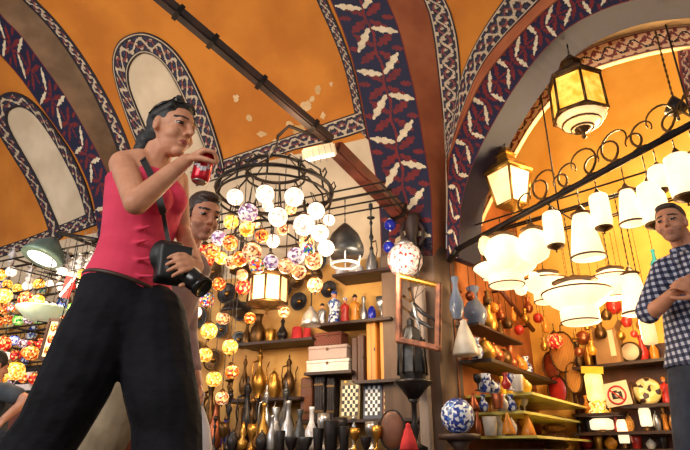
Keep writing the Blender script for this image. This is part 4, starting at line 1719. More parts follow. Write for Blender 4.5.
def slab(name, px, py0, py1, wpx, thick, m, label, cat, z, u=.2, lean=0.0, group=None, parent=None, extra=None):
    """upright box standing on a shelf: bottom at z, top at the pixel row py1"""
    p = wline(px, u, z)
    s = ppm(p)
    h = (py0 - py1) / s * 1.03
    wd = wpx / s
    t = thing(name, label, cat, (p.x, p.y, z), ROTW, group)
    t.rotation_euler = (0, lean, ROTW)
    mb = MB()
    mb.box((0, 0, h / 2), (wd, thick, h))
    bmesh.ops.bevel(mb.bm, geom=mb.bm.edges[:], offset=min(wd, thick) * .1, segments=1, affect='EDGES')
    obj('body', mb, m, t)
    return t, wd, h


for i, (px, wpx, top, m, nm, lab) in enumerate(((374, 11, 319, M_orange, 'wooden_box', 'tall orange wooden box, leftmost of the three upright ones'), (387, 9, 320, M_orange, 'wooden_box', 'slim orange wooden box between two other orange boxes'), (398, 10, 321, M_orange, 'wooden_box', 'orange wooden box beside the copper mirror frame'), (363, 7, 334, M_brownb, 'wooden_box', 'slim brown box beside the orange boxes'))):
    t, wd, h = slab(nm, px, 379, top, wpx, .10, m, lab, 'box', zB, group='upright game boxes')
    c = MB()
    c.box((wd * .32, -.053, h * .5), (wd * .10, .01, .03))
    obj('clasp', c, M_dark, t)
    c = MB()
    c.box((wd * .0, -.0505, h * .5), (wd * .03, .004, h * .96))
    obj('seam', c, M_brownb, t)
slab('wooden_box', 356.5, 379, 336, 6, .09, M_brownb, 'narrow brown box at the left end of the orange box shelf', 'box', zB, group='upright game boxes')
# leather boxes and carved boards under the inlaid boxes
for px, wpx, top, m, lab in ((308, 13, 378, M_leather, 'brown leather box standing left of the carved boards'), (321, 11, 377, M_carved, 'dark carved board standing beside the brown leather box'), (333, 9, 379, M_carved, 'dark carved board standing beside the first chess board')):
    t, wd, h = slab('leather_box' if m is M_leather else 'carved_board', px, 419, top, wpx, .11, m, lab, 'box' if m is M_leather else 'board', zA)
    for f in (.2, .8):
        c = MB()
        c.box((0, -.057, h * f), (wd * .96, .006, .018))
        obj('band', c, M_dbrass, t)


def chess(px, wpx, hpx, border, light_, dark_, label, z, nx=6, ny=8, u=.24):
    p = wline(px, u, z)
    s = ppm(p)
    wd, h = wpx / s, hpx / s * 1.03
    t = thing('chess_board', label, 'game board', (p.x, p.y, z), ROTW, 'chess boards on the long shelf')
    t.rotation_euler = (-.10, 0, ROTW)
    mb = MB()
    mb.box((0, 0, h / 2), (wd, .03, h))
    obj('border', mb, border, t)
    mb = MB()
    x0_, z0_ = -wd * .40, h * .10
    cw, chh = wd * .80 / nx, h * .76 / ny
    for i in range(nx):
        for j in range(ny):
            vs = [mb.bm.verts.new((x0_ + cw * (i + a), -.0165, z0_ + chh * (j + b))) for a, b in ((0, 0), (1, 0), (1, 1), (0, 1))]
            mb.face(vs, (i + j) % 2)
    obj('squares', mb, [light_, dark_], t)
    for sx in (-1, 1):
        c = MB()
        c.box((sx * wd * .25, -.018, h * .955), (.02, .01, .015))
        obj('hinge', c, M_brass, t)


M_sq_l = mat('ivory_square', (236, 228, 196), (222, 210, 176), .5, scale=12)
M_sq_d = mat('ebony_square', (30, 26, 30), (20, 18, 22), .5, scale=12)
M_sq_b = mat('walnut_square', (120, 76, 36), (96, 58, 26), .5, scale=12)
M_sq_y = mat('honey_square', (236, 200, 128), (220, 180, 104), .5, scale=12)
chess(350, 22, 38, mat('olive_frame', (132, 112, 62), (104, 84, 44), .5), M_sq_l, M_sq_d, 'chess board with ivory and black squares in olive frame', zA)
chess(373, 20, 37, mat('slate_frame', (66, 72, 92), (50, 54, 72), .5), mat('white_square', (240, 240, 244), (226, 226, 232), .5), M_sq_d, 'chess board with white and black squares in slate blue frame', zA)
chess(391, 17, 33, mat('walnut_frame', (110, 62, 34), (86, 46, 26), .5), M_sq_y, M_sq_b, 'small chess board with honey and walnut squares', zA)
# inlaid boxes
p = wline(331, .18, zC)
s_ = ppm(p)
z = zC
for (wpx, hpx, m, nm, lab) in ((46, 13, M_whitec, 'jewellery_box', 'cream jewellery box, lower one of the stack of three'), (42, 14, mat('ivory_inlay', (196, 170, 156), (150, 120, 108), .4, kind='wave', scale=30), 'jewellery_box', 'pinkish inlaid jewellery box, middle of the stack of three'), (30, 13, mat('red_brown_weave', (128, 66, 46), (88, 40, 30), .7, kind='checker', scale=60), 'woven_box', 'red-brown woven box on top of the stack of three')):
    t = thing(nm, lab, 'box', (p.x, p.y, z), ROTW)
    wd, h = wpx / s_, hpx / s_
    mb = MB()
    mb.box((0, 0, h * .36), (wd, .16, h * .70))
    obj('body', mb, m, t)
    mb = MB()
    mb.box((0, 0, h * .85), (wd * 1.04, .168, h * .26))
    bmesh.ops.bevel(mb.bm, geom=mb.bm.edges[:], offset=.006, segments=1, affect='EDGES')
    obj('lid', mb, m, t)
    mb = MB()
    mb.box((0, -.084, h * .7), (.02, .012, .025))
    obj('latch', mb, M_dbrass, t)
    z += h
row([(322, 'figurine', M_silver, 24, M_dark), (334, 'figurine', M_bluew, 36, M_bluew), (345, 'figurine', M_redc, 28, M_bluew), (355, 'figurine', M_amberc, 30, M_dark), (364, 'vase', M_silver, 26), (372, 'globe', M_bluecob, 16), (382, 'goblet', M_silver, 24)], wl(zD), zD, 'on the figurine shelf', ROTW, 'ornaments on the figurine shelf')
row([(341, 'bowl', M_crystal, 9), (356, 'pot', M_crystal, 17), (372, 'hookah', M_pewter, 76, M_silver), (386, 'jug', M_silver, 34)], wl(zE), zE, 'on the highest wall shelf', ROTW, 'silverware on the highest wall shelf')
row([(246, 'bottle', M_dbrass, 24), (257, 'jug', M_dbrass, 30), (270, 'cup', M_brass, 14), (282, 'ewer', M_dark, 26), (297, 'fez', M_cloth_red, 14), (307, 'fez', M_cloth_red, 13)], wl(zF), zF, 'on the red fez shelf', ROTW, 'goods on the red fez shelf')
# dark pot lamp and silver globe hanging in front
row([(230, 'candlestick', M_dbrass, 32), (243, 'ewer', M_dbrass, 44), (258, 'ewer', M_brass, 50), (273, 'pot', M_brass, 30), (288, 'ewer', M_dbrass, 42)], wl(zG), zG, 'on the brass jug shelf', ROTW, 'brass jugs against the mustard wall')
# counter
tz = .43
ca, cb = wline(186, .95, tz), wline(448, .95, tz)
cb = wp(-.12, .95, tz)
ct = thing('display_counter', 'dark display counter along the foot of the central shop wall', 'counter', (0, 0, 0))
mb = MB()
mid = (ca + cb) / 2 - NW * .3
L = (cb - ca).length
mb.box((mid.x, mid.y, tz - .02), (L, .62, .04), ROTW)
obj('worktop', mb, M_darkwood, ct)
mb = MB()
mb.box((mid.x, mid.y, tz / 2 - .02), (L * .98, .56, tz - .04), ROTW)
obj('cabinet', mb, M_darkwood, ct)
c_front = [(194, 'finial', M_dark, 28), (204, 'pot', M_dark, 18), (213, 'candlestick', M_dark, 32), (222, 'goblet', M_dbrass, 26), (232, 'pot', M_dark, 20), (242, 'finial', M_brass, 26), (251, 'goblet', M_brass, 24), (261, 'pot', M_dark, 19), (271, 'bottle', M_silver, 32), (280, 'cup', M_dark, 18), (291, 'bowl', M_dark, 12), (305, 'bowl', M_pewter, 12), (318, 'cup', M_dark, 20), (331, 'cup', M_dark, 27), (344, 'cup', M_dark, 22), (355, 'goblet', M_brass, 20), (366, 'bowl', M_dark, 12), (377, 'goblet', M_brass, 22)]
row(c_front, wl(tz, .87), tz, 'along the counter front', ROTW, 'metalware along the counter front')
c_mid = [(199, 'candlestick', M_dbrass, 54), (213, 'bottle', M_copper, 50), (226, 'candlestick', M_dark, 56), (238, 'vase', M_dbrass, 40), (250, 'candlestick', M_dbrass, 50), (262, 'bottle', M_brass, 44), (274, 'vase', M_silver, 40), (287, 'bottle', M_silver, 46), (299, 'vase', M_pewter, 38), (311, 'bottle', M_crystal, 40), (323, 'goblet', M_silver, 34), (340, 'goblet', M_dark, 30), (354, 'candlestick', M_silver, 32), (372, 'goblet', M_silver, 26)]
row(c_mid, wl(tz, .66), tz, 'in the second counter row', ROTW, 'metalware in the second counter row')
row([(206, 'ewer', M_dbrass, 74), (224, 'hookah', M_dbrass, 84, M_bluecob), (244, 'ewer', M_dark, 70), (264, 'ewer', M_silver, 62), (284, 'ewer', M_pewter, 66)], wl(tz, .45), tz, 'at the back of the counter', ROTW, 'tall pieces at the back of the counter')
# oval leather fan and red fez at the right end of the counter
q = wline(397, .84, tz)
t = thing('leather_bellows', 'dark oval leather bellows leaning beside the red cone hat', 'bellows', (q.x, q.y, tz), ROTW)
s_ = ppm(q)
mb = MB()
mb.ball((-.03, 0, .135), (.095, .03, .135), 16)
obj('body', mb, M_leather, t)
mb = MB()
mb.tube([(-.03 + .095 * math.cos(k * PI / 10), 0, .135 + .135 * math.sin(k * PI / 10)) for k in range(20)], .010, 6, closed=True)
obj('rim', mb, M_dark, t)
q = wline(409, .88, tz)
vessel('cone', 26 / ppm(q), M_cloth_red, 'red felt cone hat at the right end of the counter', 'hat', (q.x, q.y, tz))
bpy.context.view_layer.update()
for o in COL.objects:
    if o.get('label', '').startswith('red felt cone hat'):
        o.name = 'felt_hat'
# wooden post and standing street-style lantern in front of the pier
q = wline(431, .36, 0)
t = thing('timber_post', 'grey weathered timber post on the corner of the pier', 'post', (q.x, q.y, 0), ROTW)
mb = MB()
mb.box((0, 0, .87), (.085, .085, 1.74))
bmesh.ops.bevel(mb.bm, geom=mb.bm.edges[:], offset=.012, segments=1, affect='EDGES')
obj('shaft', mb, mat('weathered_wood', (170, 154, 144), (128, 114, 106), .8, scale=5, stretch=(2, 2, .2)), t)
mb = MB()
mb.box((0, 0, .06), (.14, .14, .12))
obj('foot', mb, M_darkwood, t)
q = wline(416, .60, tz)
s_ = ppm(q)
t = thing('standing_lantern', 'tall black metal standing lantern in front of the grey post', 'lantern', (q.x, q.y, tz))
hh = 100 / s_
mb = MB()
mb.lathe([(0, 0), (.09, 0), (.09, .02), (.03, .05), (.02, .10), (.035, .14), (.02, .2), (.02, .33), (.05, .36), (0, .37)], n=12)
obj('stand', mb, M_dark, t)
mb = MB()
mb.lathe([(0, .35), (.04, .36), (.09, .43), (.15, .48), (.15, .50), (.0, .49)], n=16)
obj('dish', mb, M_dark, t)
mb = MB()
mb.lathe([(0, .50), (.09, .50), (.11, .56), (.10, .80), (.06, .90), (.03, .93), (.03, .97), (0, 1.0)], n=8, sm=False)
obj('lantern_body', mb, M_pewter, t)
for k in range(8):
    a = k * PI / 4
    mb = MB()
    mb.tube([(.112 * math.cos(a), .112 * math.sin(a), .54), (.103 * math.cos(a), .103 * math.sin(a), .82)], .010, 5)
    obj('rib', mb, M_dark, t)
# copper mirror frame hanging in front of the pier
uF = .78
fc = [wsurf(399, 276, uF), wsurf(439, 286, uF), wsurf(438, 348, uF), wsurf(399, 340, uF)]
o_ = sum(fc, Vector()) / 4
t = thing('mirror_frame', 'empty copper-coloured picture frame hanging at the corner pier', 'frame', o_)
M_frame = mat('worn_copper_frame', (150, 92, 62), (84, 50, 38), .45, .3, scale=14)
names = ['rope_bar', 'side_bar', 'bottom_bar', 'side_bar']
for i in range(4):
    a, b = fc[i] - o_, fc[(i + 1) % 4] - o_
    d = b - a
    M = d.to_track_quat('X', 'Y').to_matrix()
    mb = MB()
    if i == 0:
        n = 18
        mb.tube([a.lerp(b, k / n) for k in range(n + 1)], [.030 if k % 2 else .020 for k in range(n + 1)], 7)
    else:
        mb.box((a + b) / 2, (d.length + .05, .045, .05), M=M)
        bmesh.ops.bevel(mb.bm, geom=mb.bm.edges[:], offset=.01, segments=1, affect='EDGES')
    obj(names[i], mb, M_brass if i == 0 else M_frame, t)
mb = MB()
mb.tube([fc[0].lerp(fc[1], .5) - o_, fc[0].lerp(fc[1], .5) - o_ + Vector((0, 0, .1)), vsurf(424, 240, .28) - o_], .006, 5)
obj('cord', mb, M_dark, t)
for k, (xa, ya, xb, yb, m) in enumerate(((403, 296, 437, 322, M_dark), (401, 306, 434, 330, M_pewter), (409, 288, 421, 334, M_silver))):
    a, b = wsurf(xa, ya, .70), wsurf(xb, yb, .70)
    d_ = thing('dagger', ['black curved dagger, uppermost of those slung in the copper frame', 'dark pewter dagger slung lower in the copper frame', 'upright silver dagger slung in the copper frame'][k], 'dagger', a)
    v = b - a
    c = MB()
    c.tube([v * 0, v * .12, v * .3, v * .32], [.014, .010, .012, .022], 6)
    obj('hilt', c, M_dbrass, d_)
    c = MB()
    c.tube([v * .32, v * .6 + Vector((0, 0, -.015)), v * .9, v], [.020, .018, .012, .004], 6)
    obj('scabbard', c, m, d_)
    c = MB()
    c.tube([v * .33, v * .33 + Vector((0, 0, .02)), fc[0].lerp(fc[1], .3 + .2 * k) - a + Vector((0, .03, -.03))], .003, 4)
    obj('cord', c, M_dark, d_)

# lamps hanging before the wall -----------------------------------------------------------------
rail_z = at(262, 236, 5.0).z
ra, rb = wsurf(186, 262, .95), wsurf(398, 236, .95)
zr_ = 2.42
ra, rb = wline(150, .95, zr_), wline(392, .95, zr_)
t = thing('hanging_rail', 'thin iron rail carrying hanging lamps before the central shop wall', 'rail', ra)
mb = MB()
mb.tube([(0, 0, 0), rb - ra], .012, 6)
obj('rod', mb, M_iron, t)
for du in (-.30, -.15, .15):
    mb = MB()
    mb.tube([NW * du, rb - ra + NW * du], .008, 6)
    obj('rod', mb, M_iron, t)
for f in (.02, .5, .98):
    mb = MB()
    a = (rb - ra) * f
    mb.tube([a + NW * .15, a - NW * .95 + Vector((0, 0, .0))], .010, 6)
    obj('bracket', mb, M_iron, t)


def under(px, py, u=.95):
    return wsurf(px, py, u)


q = under(268, 291)
cage_lantern('brass lantern with eight milky panes below the globe chandelier', q, 39 / ppm(q), 27 / ppm(q), E_soft, M_dbrass, zr_, 8)
q = under(345, 244)
t = thing('dome_lamp', 'dark metal dome lamp with glass ring between chandelier and silver ewer', 'lamp', (q.x, q.y, q.z - .12))
R = 19 / ppm(q)
mb = MB()
mb.lathe([(0, .02), (R * .95, .02), (R * 1.0, .05), (R * .98, .10), (R * .72, .20), (R * .32, .27), (R * .12, .30), (0, .31)], n=20)
obj('dome', mb, M_pewter, t)
mb = MB()
mb.tube([(R * .7 * math.cos(k * PI / 10), R * .7 * math.sin(k * PI / 10), -.06) for k in range(20)], .012, 6, closed=True)
for k in range(4):
    a = k * PI / 2
    mb.tube([(R * .7 * math.cos(a), R * .7 * math.sin(a), -.06), (R * .8 * math.cos(a), R * .8 * math.sin(a), .03)], .006, 5)
obj('glass_ring', mb, M_crystal, t)
link_chain(t, .30, zr_ - (q.z - .12))
for px, py, r, k, lab in ((209, 331, 8.5, 'yellow', 'glowing amber globe lamp, uppermost of those beside the walking woman'), (205, 355, 7.5, 'yellow', 'glowing amber globe lamp below the uppermost amber one, beside the woman'), (230, 347, 8, 'yellow', 'glowing amber globe lamp hanging right of the others above the brass jugs'), (214, 379, 8, 'yellow', 'glowing amber globe lamp hanging lowest of the large amber ones'), (232, 372, 7, 'orange', 'dim orange globe lamp below the right amber lamp'), (222, 398, 7, 'peach', 'small peach globe lamp lowest above the counter'), (204, 256, 12, 'red', 'large red-orange mosaic lamp beside the face of the man behind'), (207, 300, 8, 'multi', 'multicoloured mosaic lamp just below the camera bag'), (219, 284, 7, 'orange', 'orange mosaic lamp between the red lamp and the milky lantern'), (243, 287, 8, 'red', 'dark red mosaic lamp left of the milky brass lantern'), (223, 318, 7, 'peach', 'peach mosaic lamp above the amber ones'), (196, 312, 6, 'white', 'small white mosaic lamp close to the woman\'s hip'), (250, 318, 6, 'orange', 'small orange mosaic lamp below the milky lantern on the left'), (284, 312, 6, 'peach', 'small peach mosaic lamp right of the milky lantern'), (315, 285, 8, 'peach', 'dim peach mosaic lamp under the chandelier on the right')):
    ui = {209: 1.1, 205: .8, 230: .95, 214: .65, 232: 1.1, 222: .8, 204: 1.1, 207: .65, 219: .95, 243: 1.1, 223: .65, 196: 1.1, 250: .8, 284: .8, 315: .95}
    u = ui[px]
    q = under(px, py, u)
    mosaic_lamp(lab, q, r / ppm(q), MOS[k], zr_, None, 'mosaic lamps before the central wall')
for px, py, wpx, hpx, lab in ((236, 306, 30, 15, 'wide black metal lamp shade hanging left of the milky lantern'), (311, 316, 20, 20, 'silver metal bell shade hanging above the red fezzes'), (312, 268, 22, 20, 'dark bronze bowl shade under the right side of the chandelier'), (241, 266, 22, 14, 'dark bronze lamp shade tucked under the left side of the chandelier')):
    q = under(px, py, {236: .65, 311: .80, 312: .65, 241: .80}[px])
    t = thing('metal_shade', lab, 'lamp', (q.x, q.y, q.z - hpx / ppm(q) / 2), 0, 'unlit metal shades')
    R, h = wpx / ppm(q) / 2, hpx / ppm(q)
    mb = MB()
    mb.lathe([(R * .9, .0), (R, .0), (R * .97, h * .2), (R * .7, h * .6), (R * .25, h * .88), (R * .1, h), (0, h)], n=18)
    obj('shade', mb, M_silver if 'silver' in lab else M_dark if 'black' in lab else M_dbrass, t)
    mb = MB()
    mb.ball((0, 0, h * .25), R * .2, 8)
    obj('bulb', mb, M_crystal, t)
    b = MB()
    b.tube([(0, 0, h), (0, 0, zr_ + .012 - t.location.z)], .006, 5)
    obj('cord', b, M_dark, t)

rnd2 = random.Random(5)
trays = [(196, 284), (214, 272), (228, 294), (243, 312), (222, 330), (200, 318), (256, 300), (286, 290), (300, 302), (318, 262), (298, 282), (240, 340), (196, 348), (214, 360), (330, 290)]
for k, (px, py) in enumerate(trays):
    q = wsurf(px, py, .03)
    R = rnd2.uniform(8, 11) / ppm(q)
    m_ = rnd2.choice([M_dbrass, M_dark, M_copper, M_pewter])
    t = thing('wall_tray', '%s round tray on the shop wall, %s from left behind the hanging lamps' % (COLN[m_.name], ORD[sorted(t_[0] for t_ in trays).index(px)]), 'tray', q, ROTW, 'metal trays on the shop wall')
    mb = MB()
    mb.lathe([(0, 0), (R * .75, .0), (R * .8, .01), (R, .03), (R, .035), (R * .78, .02), (0, .012)], n=22, M=Matrix.Rotation(PI / 2, 3, 'X'))
    obj('dish', mb, m_, t)
    mb = MB()
    mb.lathe([(0, .012), (R * .3, .012), (R * .25, .03), (0, .045)], n=16, M=Matrix.Rotation(PI / 2, 3, 'X'))
    obj('boss', mb, M_brass, t)
# ================================================================== LAMP ALCOVE ON THE RIGHT
# long rod with lanterns
OR = .22
rA, rB = asurf(458, 249, OR), asurf(748, 94, OR)
t = thing('lantern_rod', 'long dark iron rod with scrollwork carrying the row of lit lanterns', 'rod', rA)
mb = MB()
mb.tube([(0, 0, 0), rB - rA], .026, 8)
obj('rod', mb, M_iron, t)
mb = MB()
mb.tube([(0, 0, 0), Vector((-.05, .16, -.05))], .03, 8)
obj('wall_socket', mb, M_iron, t)
for i in range(15):
    f = .30 + i * .042
    c = (rB - rA) * f
    ax = (rB - rA).normalized()
    upv = Vector((0, 0, 1))
    s = .085 + .03 * (i % 3)
    pts = []
    for k in range(15):
        th = -PI / 2 + k * .36
        rr = s * (1 - k / 26)
        sg = 1 if i % 2 else -1
        pts.append(c + ax * (sg * rr * math.cos(th)) + upv * (rr * math.sin(th) + s + .02))
    mb = MB()
    mb.tube(pts, [.011 - k * .0004 for k in range(15)], 5)
    obj('iron_scroll', mb, M_dbrass, t)


def rodpt(px):
    return online(rA, rB, px)


LN = [
    # px of the lamp, py centre, width, height, profile, material, label
    (486, 246, 14, 22, 'globe', E_soft, 'small frosted globe lamp nearest the pier on the lantern rod'),
    (503, 252, 40, 36, 'globe', E_white, 'large white globe lamp, first big one from the pier'),
    (531, 246, 34, 36, 'globe', E_white, 'large white globe lamp beside the first big white globe'),
    (551, 229, 19, 36, 'cyl', E_white, 'narrow lit cylinder lantern between white globes and bell shade'),
    (578, 236, 32, 48, 'bell', E_white, 'tall white bell-shaped lantern in the middle of the rod'),
    (596, 211, 19, 36, 'cyl', E_white, 'lit cylinder lantern with brass cup right of the bell lantern'),
    (622, 207, 24, 38, 'bell', E_white, 'lit flared lantern between two brass-cupped cylinder lanterns'),
    (643, 204, 26, 44, 'cyl', E_white, 'lit lantern with brass cup above the gingham man\'s shoulder'),
    (654, 178, 22, 26, 'tulip', E_white, 'small lit tulip lantern tucked close under the rod'),
    (673, 176, 27, 46, 'cyl', E_white, 'lit brass-cupped lantern above the gingham man\'s head'),
    (690, 170, 24, 40, 'bell', E_white, 'lit lantern cut off by the right edge of the photo'),
]
for px, py, wpx, hpx, pf, m, lab in LN:
    r = rodpt(px - 2)
    z = zfor(r, py)
    p_ = Vector((r.x, r.y, z))
    s = ppm(p_)
    shade_lamp(lab, p_, wpx / s, hpx / s, m, r.z - .03, pf, M_dbrass, pf in ('cyl', 'globe', 'tulip') and wpx < 33, group='lit lanterns on the long rod')
# inner rail and dish lamps
IZ = 2.38
iA, iB = asurf(452, 250, -.35), asurf(700, 150, -.35)
iA.z = iB.z = IZ
t = thing('inner_rail', 'thin iron rail inside the lamp alcove above the dish lamps', 'rail', iA)
mb = MB()
mb.tube([(0, 0, 0), iB - iA], .012, 6)
obj('rod', mb, M_iron, t)
for do in (-.25, .05, .40, .45):
    mb = MB()
    mb.tube([NA * do, iB - iA + NA * do], .008, 6)
    obj('rod', mb, M_iron, t)
for f in (.12, .5, 1.0):
    mb = MB()
    a = (iB - iA) * f
    mb.tube([a - NA * .25, a + NA * .45], .008, 5)
    obj('cross_bar', mb, M_iron, t)
for f in (.0, .5, 1.0):
    a = (iB - iA) * f
    mb = MB()
    mb.tube([a, a + Vector((0, 0, 2.3 if f else 1.4))], .008, 5)
    obj('hanger', mb, M_iron, t)
DL = [
    (505, 270, 62, 22, 'dish', E_white, -.10, 'wide white dish lamp below the large white globes'),
    (545, 285, 44, 24, 'dish', E_white, -.75, 'white dish lamp left of the biggest opal dish'),
    (577, 298, 66, 34, 'dish', E_white, -.35, 'biggest opal dish lamp hanging low in the alcove'),
    (521, 289, 13, 13, 'globe', E_white, -.35, 'small round opal bulb lamp left under the dishes'),
    (534, 277, 11, 11, 'globe', E_white, -.30, 'small round opal bulb lamp just above its twin under the dishes'),
    (612, 281, 40, 24, 'dish', E_white, -.80, 'white dish lamp right of the biggest opal dish'),
    (634, 294, 28, 42, 'bell', E_white, -.30, 'tall white flared lamp beside the gingham man\'s elbow'),
    (487, 271, 18, 12, 'dish', E_white, -.30, 'small white dish lamp close to the pier'),
    (648, 330, 14, 28, 'cyl', E_soft, -.6, 'small lit lantern below the gingham man\'s elbow'),
]
for px, py, wpx, hpx, pf, m, off, lab in DL:
    p_ = asurf(px, py, off)
    s = ppm(p_)
    zt = IZ
    shade_lamp(lab, p_, wpx / s, hpx / s, m, zt, pf, M_dbrass, False, group='opal lamps inside the alcove', name='dish_lamp' if pf == 'dish' else 'opal_lamp')
# big amber cage lantern and white street lantern under the arch
q = asurf(567, 44, .05)
z = zfor(q, 99)
pc = Vector((q.x, q.y, z))
lw, lh = 50 / ppm(pc), 40 / ppm(pc)
cage_lantern('large amber glass cage lantern hanging from the painted arch', pc, lw, lh, E_pane, M_dbrass, q.z, 6, 1.04, bowl=E_soft, rot=.35)
bq = MB()
bq.ball((0, 0, 0), .03, 8)
solo('light_bulb', bq, E_bulb, 'bright bulb glowing inside the large amber cage lantern', 'bulb', pc + Vector((0, 0, -.04)))
q = asurf(510, 189, -.12)
zt = q.z + .55
cage_lantern('white square street lantern hanging in front of the ochre lunette', q, 44 / ppm(q), 36 / ppm(q), E_soft, M_brass, zt, 4, .66, name='street_lantern', rot=.2 - PI / 4 + .35)
mb = MB()
wq = asurf(505, 150, -.40)
e = Vector((q.x, q.y, zt))
mb.tube([(0, 0, 0), Vector((.0, .12, .06)), Vector((.16, .26, .10))], .010, 6)
solo('wall_hook', mb, M_iron, 'iron wall hook holding the white street lantern', 'hook', e)
# chain with a dark bell pendant at the right
q = asurf(655, 30, -.05)
z = zfor(q, 106)
t = thing('bell_pendant', 'dark bell pendant on a long chain at the upper right', 'pendant', (q.x, q.y, z))
mb = MB()
mb.lathe([(0, -.05), (.075, -.045), (.08, -.03), (.05, .03), (.03, .06), (.012, .085), (0, .09)], n=14)
obj('bell', mb, M_dark, t)
mb = MB()
mb.lathe([(0, -.13), (.012, -.12), (.008, -.05), (0, -.04)], n=8)
obj('clapper', mb, M_dark, t)
link_chain(t, .085, q.z - z, M_dbrass, .007)

# --- shelves along the left wall of the alcove
def lshelf(t0, t1, px, py, label, m, depth=.30, thick=.02):
    z = lsurf(px, py, depth).z
    board('glass_shelf' if m is M_glassg else 'display_shelf', [ap(t0, .01, z), ap(t1, .01, z), ap(t1, depth, z), ap(t0, depth, z)], thick, m, label)
    return z


z0_ = lshelf(.02, 1.2, 470, 318, 'upper dark shelf on the alcove side wall with smoky glass vases', M_darkwood, .22)
z1_ = lshelf(.02, 2.0, 470, 350, 'brown shelf on the alcove side wall with the pale tagine pot', M_darkwood, .30, .03)
z2_ = lshelf(.10, 2.0, 500, 383, 'upper lit glass shelf on the alcove side wall', M_glassg, .58)
z25 = lshelf(.10, 2.0, 500, 406, 'middle lit glass shelf on the alcove side wall', M_glassg, .50)
z3_ = lshelf(.10, 2.0, 500, 432, 'lowest lit glass shelf on the alcove side wall', M_glassg, .58)
ll = lambda z, v: (lambda px: lline(px, v, z))
row([(452, 'vase', M_bluegl, 42), (463, 'candlestick', M_copper, 30), (476, 'vase', M_bluegl, 40), (489, 'jug', M_brass, 28), (500, 'bottle', M_dbrass, 24)], ll(z0_, .12), z0_, 'on the upper dark alcove shelf', ROTL, 'ware on the upper dark alcove shelf')
row([(454, 'jug', M_dark, 22), (466, 'cone', M_whitec, 36), (477, 'jug', M_bluew, 20), (486, 'pot', M_brass, 24), (495, 'pot', M_copper, 22), (504, 'globe', M_dbrass, 18), (512, 'vase', M_copper, 24), (520, 'pot', M_amberc, 18), (527, 'jug', M_bluew, 18)], ll(z1_, .17), z1_, 'on the brown alcove shelf', ROTL, 'pots on the brown alcove shelf')
PAL = [M_bluew, M_amberc, M_whitec, M_redc, M_yellowc, M_copper, M_whitec, M_dark, M_brass]
KND = ['pot', 'cup', 'vase', 'jug', 'teapot', 'bottle', 'goblet', 'cone']
KN['teapot'] = 'teapot'


def auto(pxs, hs, seed):
    rnd = random.Random(seed)
    return [(px, rnd.choice(KND), rnd.choice(PAL), rnd.uniform(*hs)) for px in pxs]


row(auto([464, 472, 480, 488, 496, 504, 511, 518, 525], (12, 17), 3), ll(z2_, .48), z2_, 'along the front of the upper glass shelf', ROTL, 'small ware on the upper glass shelf')
row(auto([466, 476, 485, 494, 503, 511, 519], (15, 20), 4), ll(z2_, .25), z2_, 'at the back of the upper glass shelf', ROTL, 'small ware on the upper glass shelf')
row(auto([470, 479, 488, 496, 504, 512, 519, 525], (12, 16), 5), ll(z25, .40), z25, 'along the front of the middle glass shelf', ROTL, 'small ware on the middle glass shelf')
row(auto([474, 484, 493, 502, 510, 517], (14, 19), 9), ll(z25, .2), z25, 'at the back of the middle glass shelf', ROTL, 'small ware on the middle glass shelf')
row([(487, 'pot', M_amberc, 20), (495, 'jug', M_dark, 17), (504, 'cone', M_amberc, 20), (513, 'pot', M_whitec, 16), (521, 'cone', M_yellowc, 26), (529, 'cone', M_amberc, 20)], ll(z3_, .46), z3_, 'along the front of the lowest glass shelf', ROTL, 'ware on the lowest glass shelf')
row(auto([470, 481, 491, 500, 509, 517, 525], (16, 22), 8), ll(z3_, .22), z3_, 'at the back of the lowest glass shelf', ROTL, 'ware on the lowest glass shelf')
# floor-level cupboard below the shelves with a few bowls on it
zq = .44
board('low_bench', [ap(.1, .02, zq), ap(1.75, .02, zq), ap(1.75, .62, zq), ap(.1, .62, zq)], .43, M_darkwood, 'low wooden bench below the glass shelves', 'bench')
q = at(459, 434, 4.35)
t = thing('vase_stand', 'dark turned pedestal carrying the big blue and white vase', 'stand', (q.x, q.y, 0))
mb = MB()
mb.lathe([(0, 0), (.13, 0), (.13, .03), (.05, .08), (.04, .2), (.06, .3), (.04, q.z - .1), (.10, q.z - .04), (0, q.z - .04)], n=14)
obj('column', mb, M_darkwood, t)
mb = MB()
mb.lathe([(0, q.z - .04), (.15, q.z - .04), (.155, q.z - .02), (.15, q.z), (0, q.z)], n=18)
obj('top', mb, M_darkwood, t)
o_ = vessel('globe', 34 / ppm(q), M_bluew, 'big round blue and white vase beside the pier', 'vase', (q.x, q.y, q.z))
o_.name = 'round_vase'
row([(484, 'pot', M_whitec, 15), (498, 'teapot', M_whitec, 14)], ll(zq, .5), zq, 'on the low bench', ROTL, 'pots on the low bench')

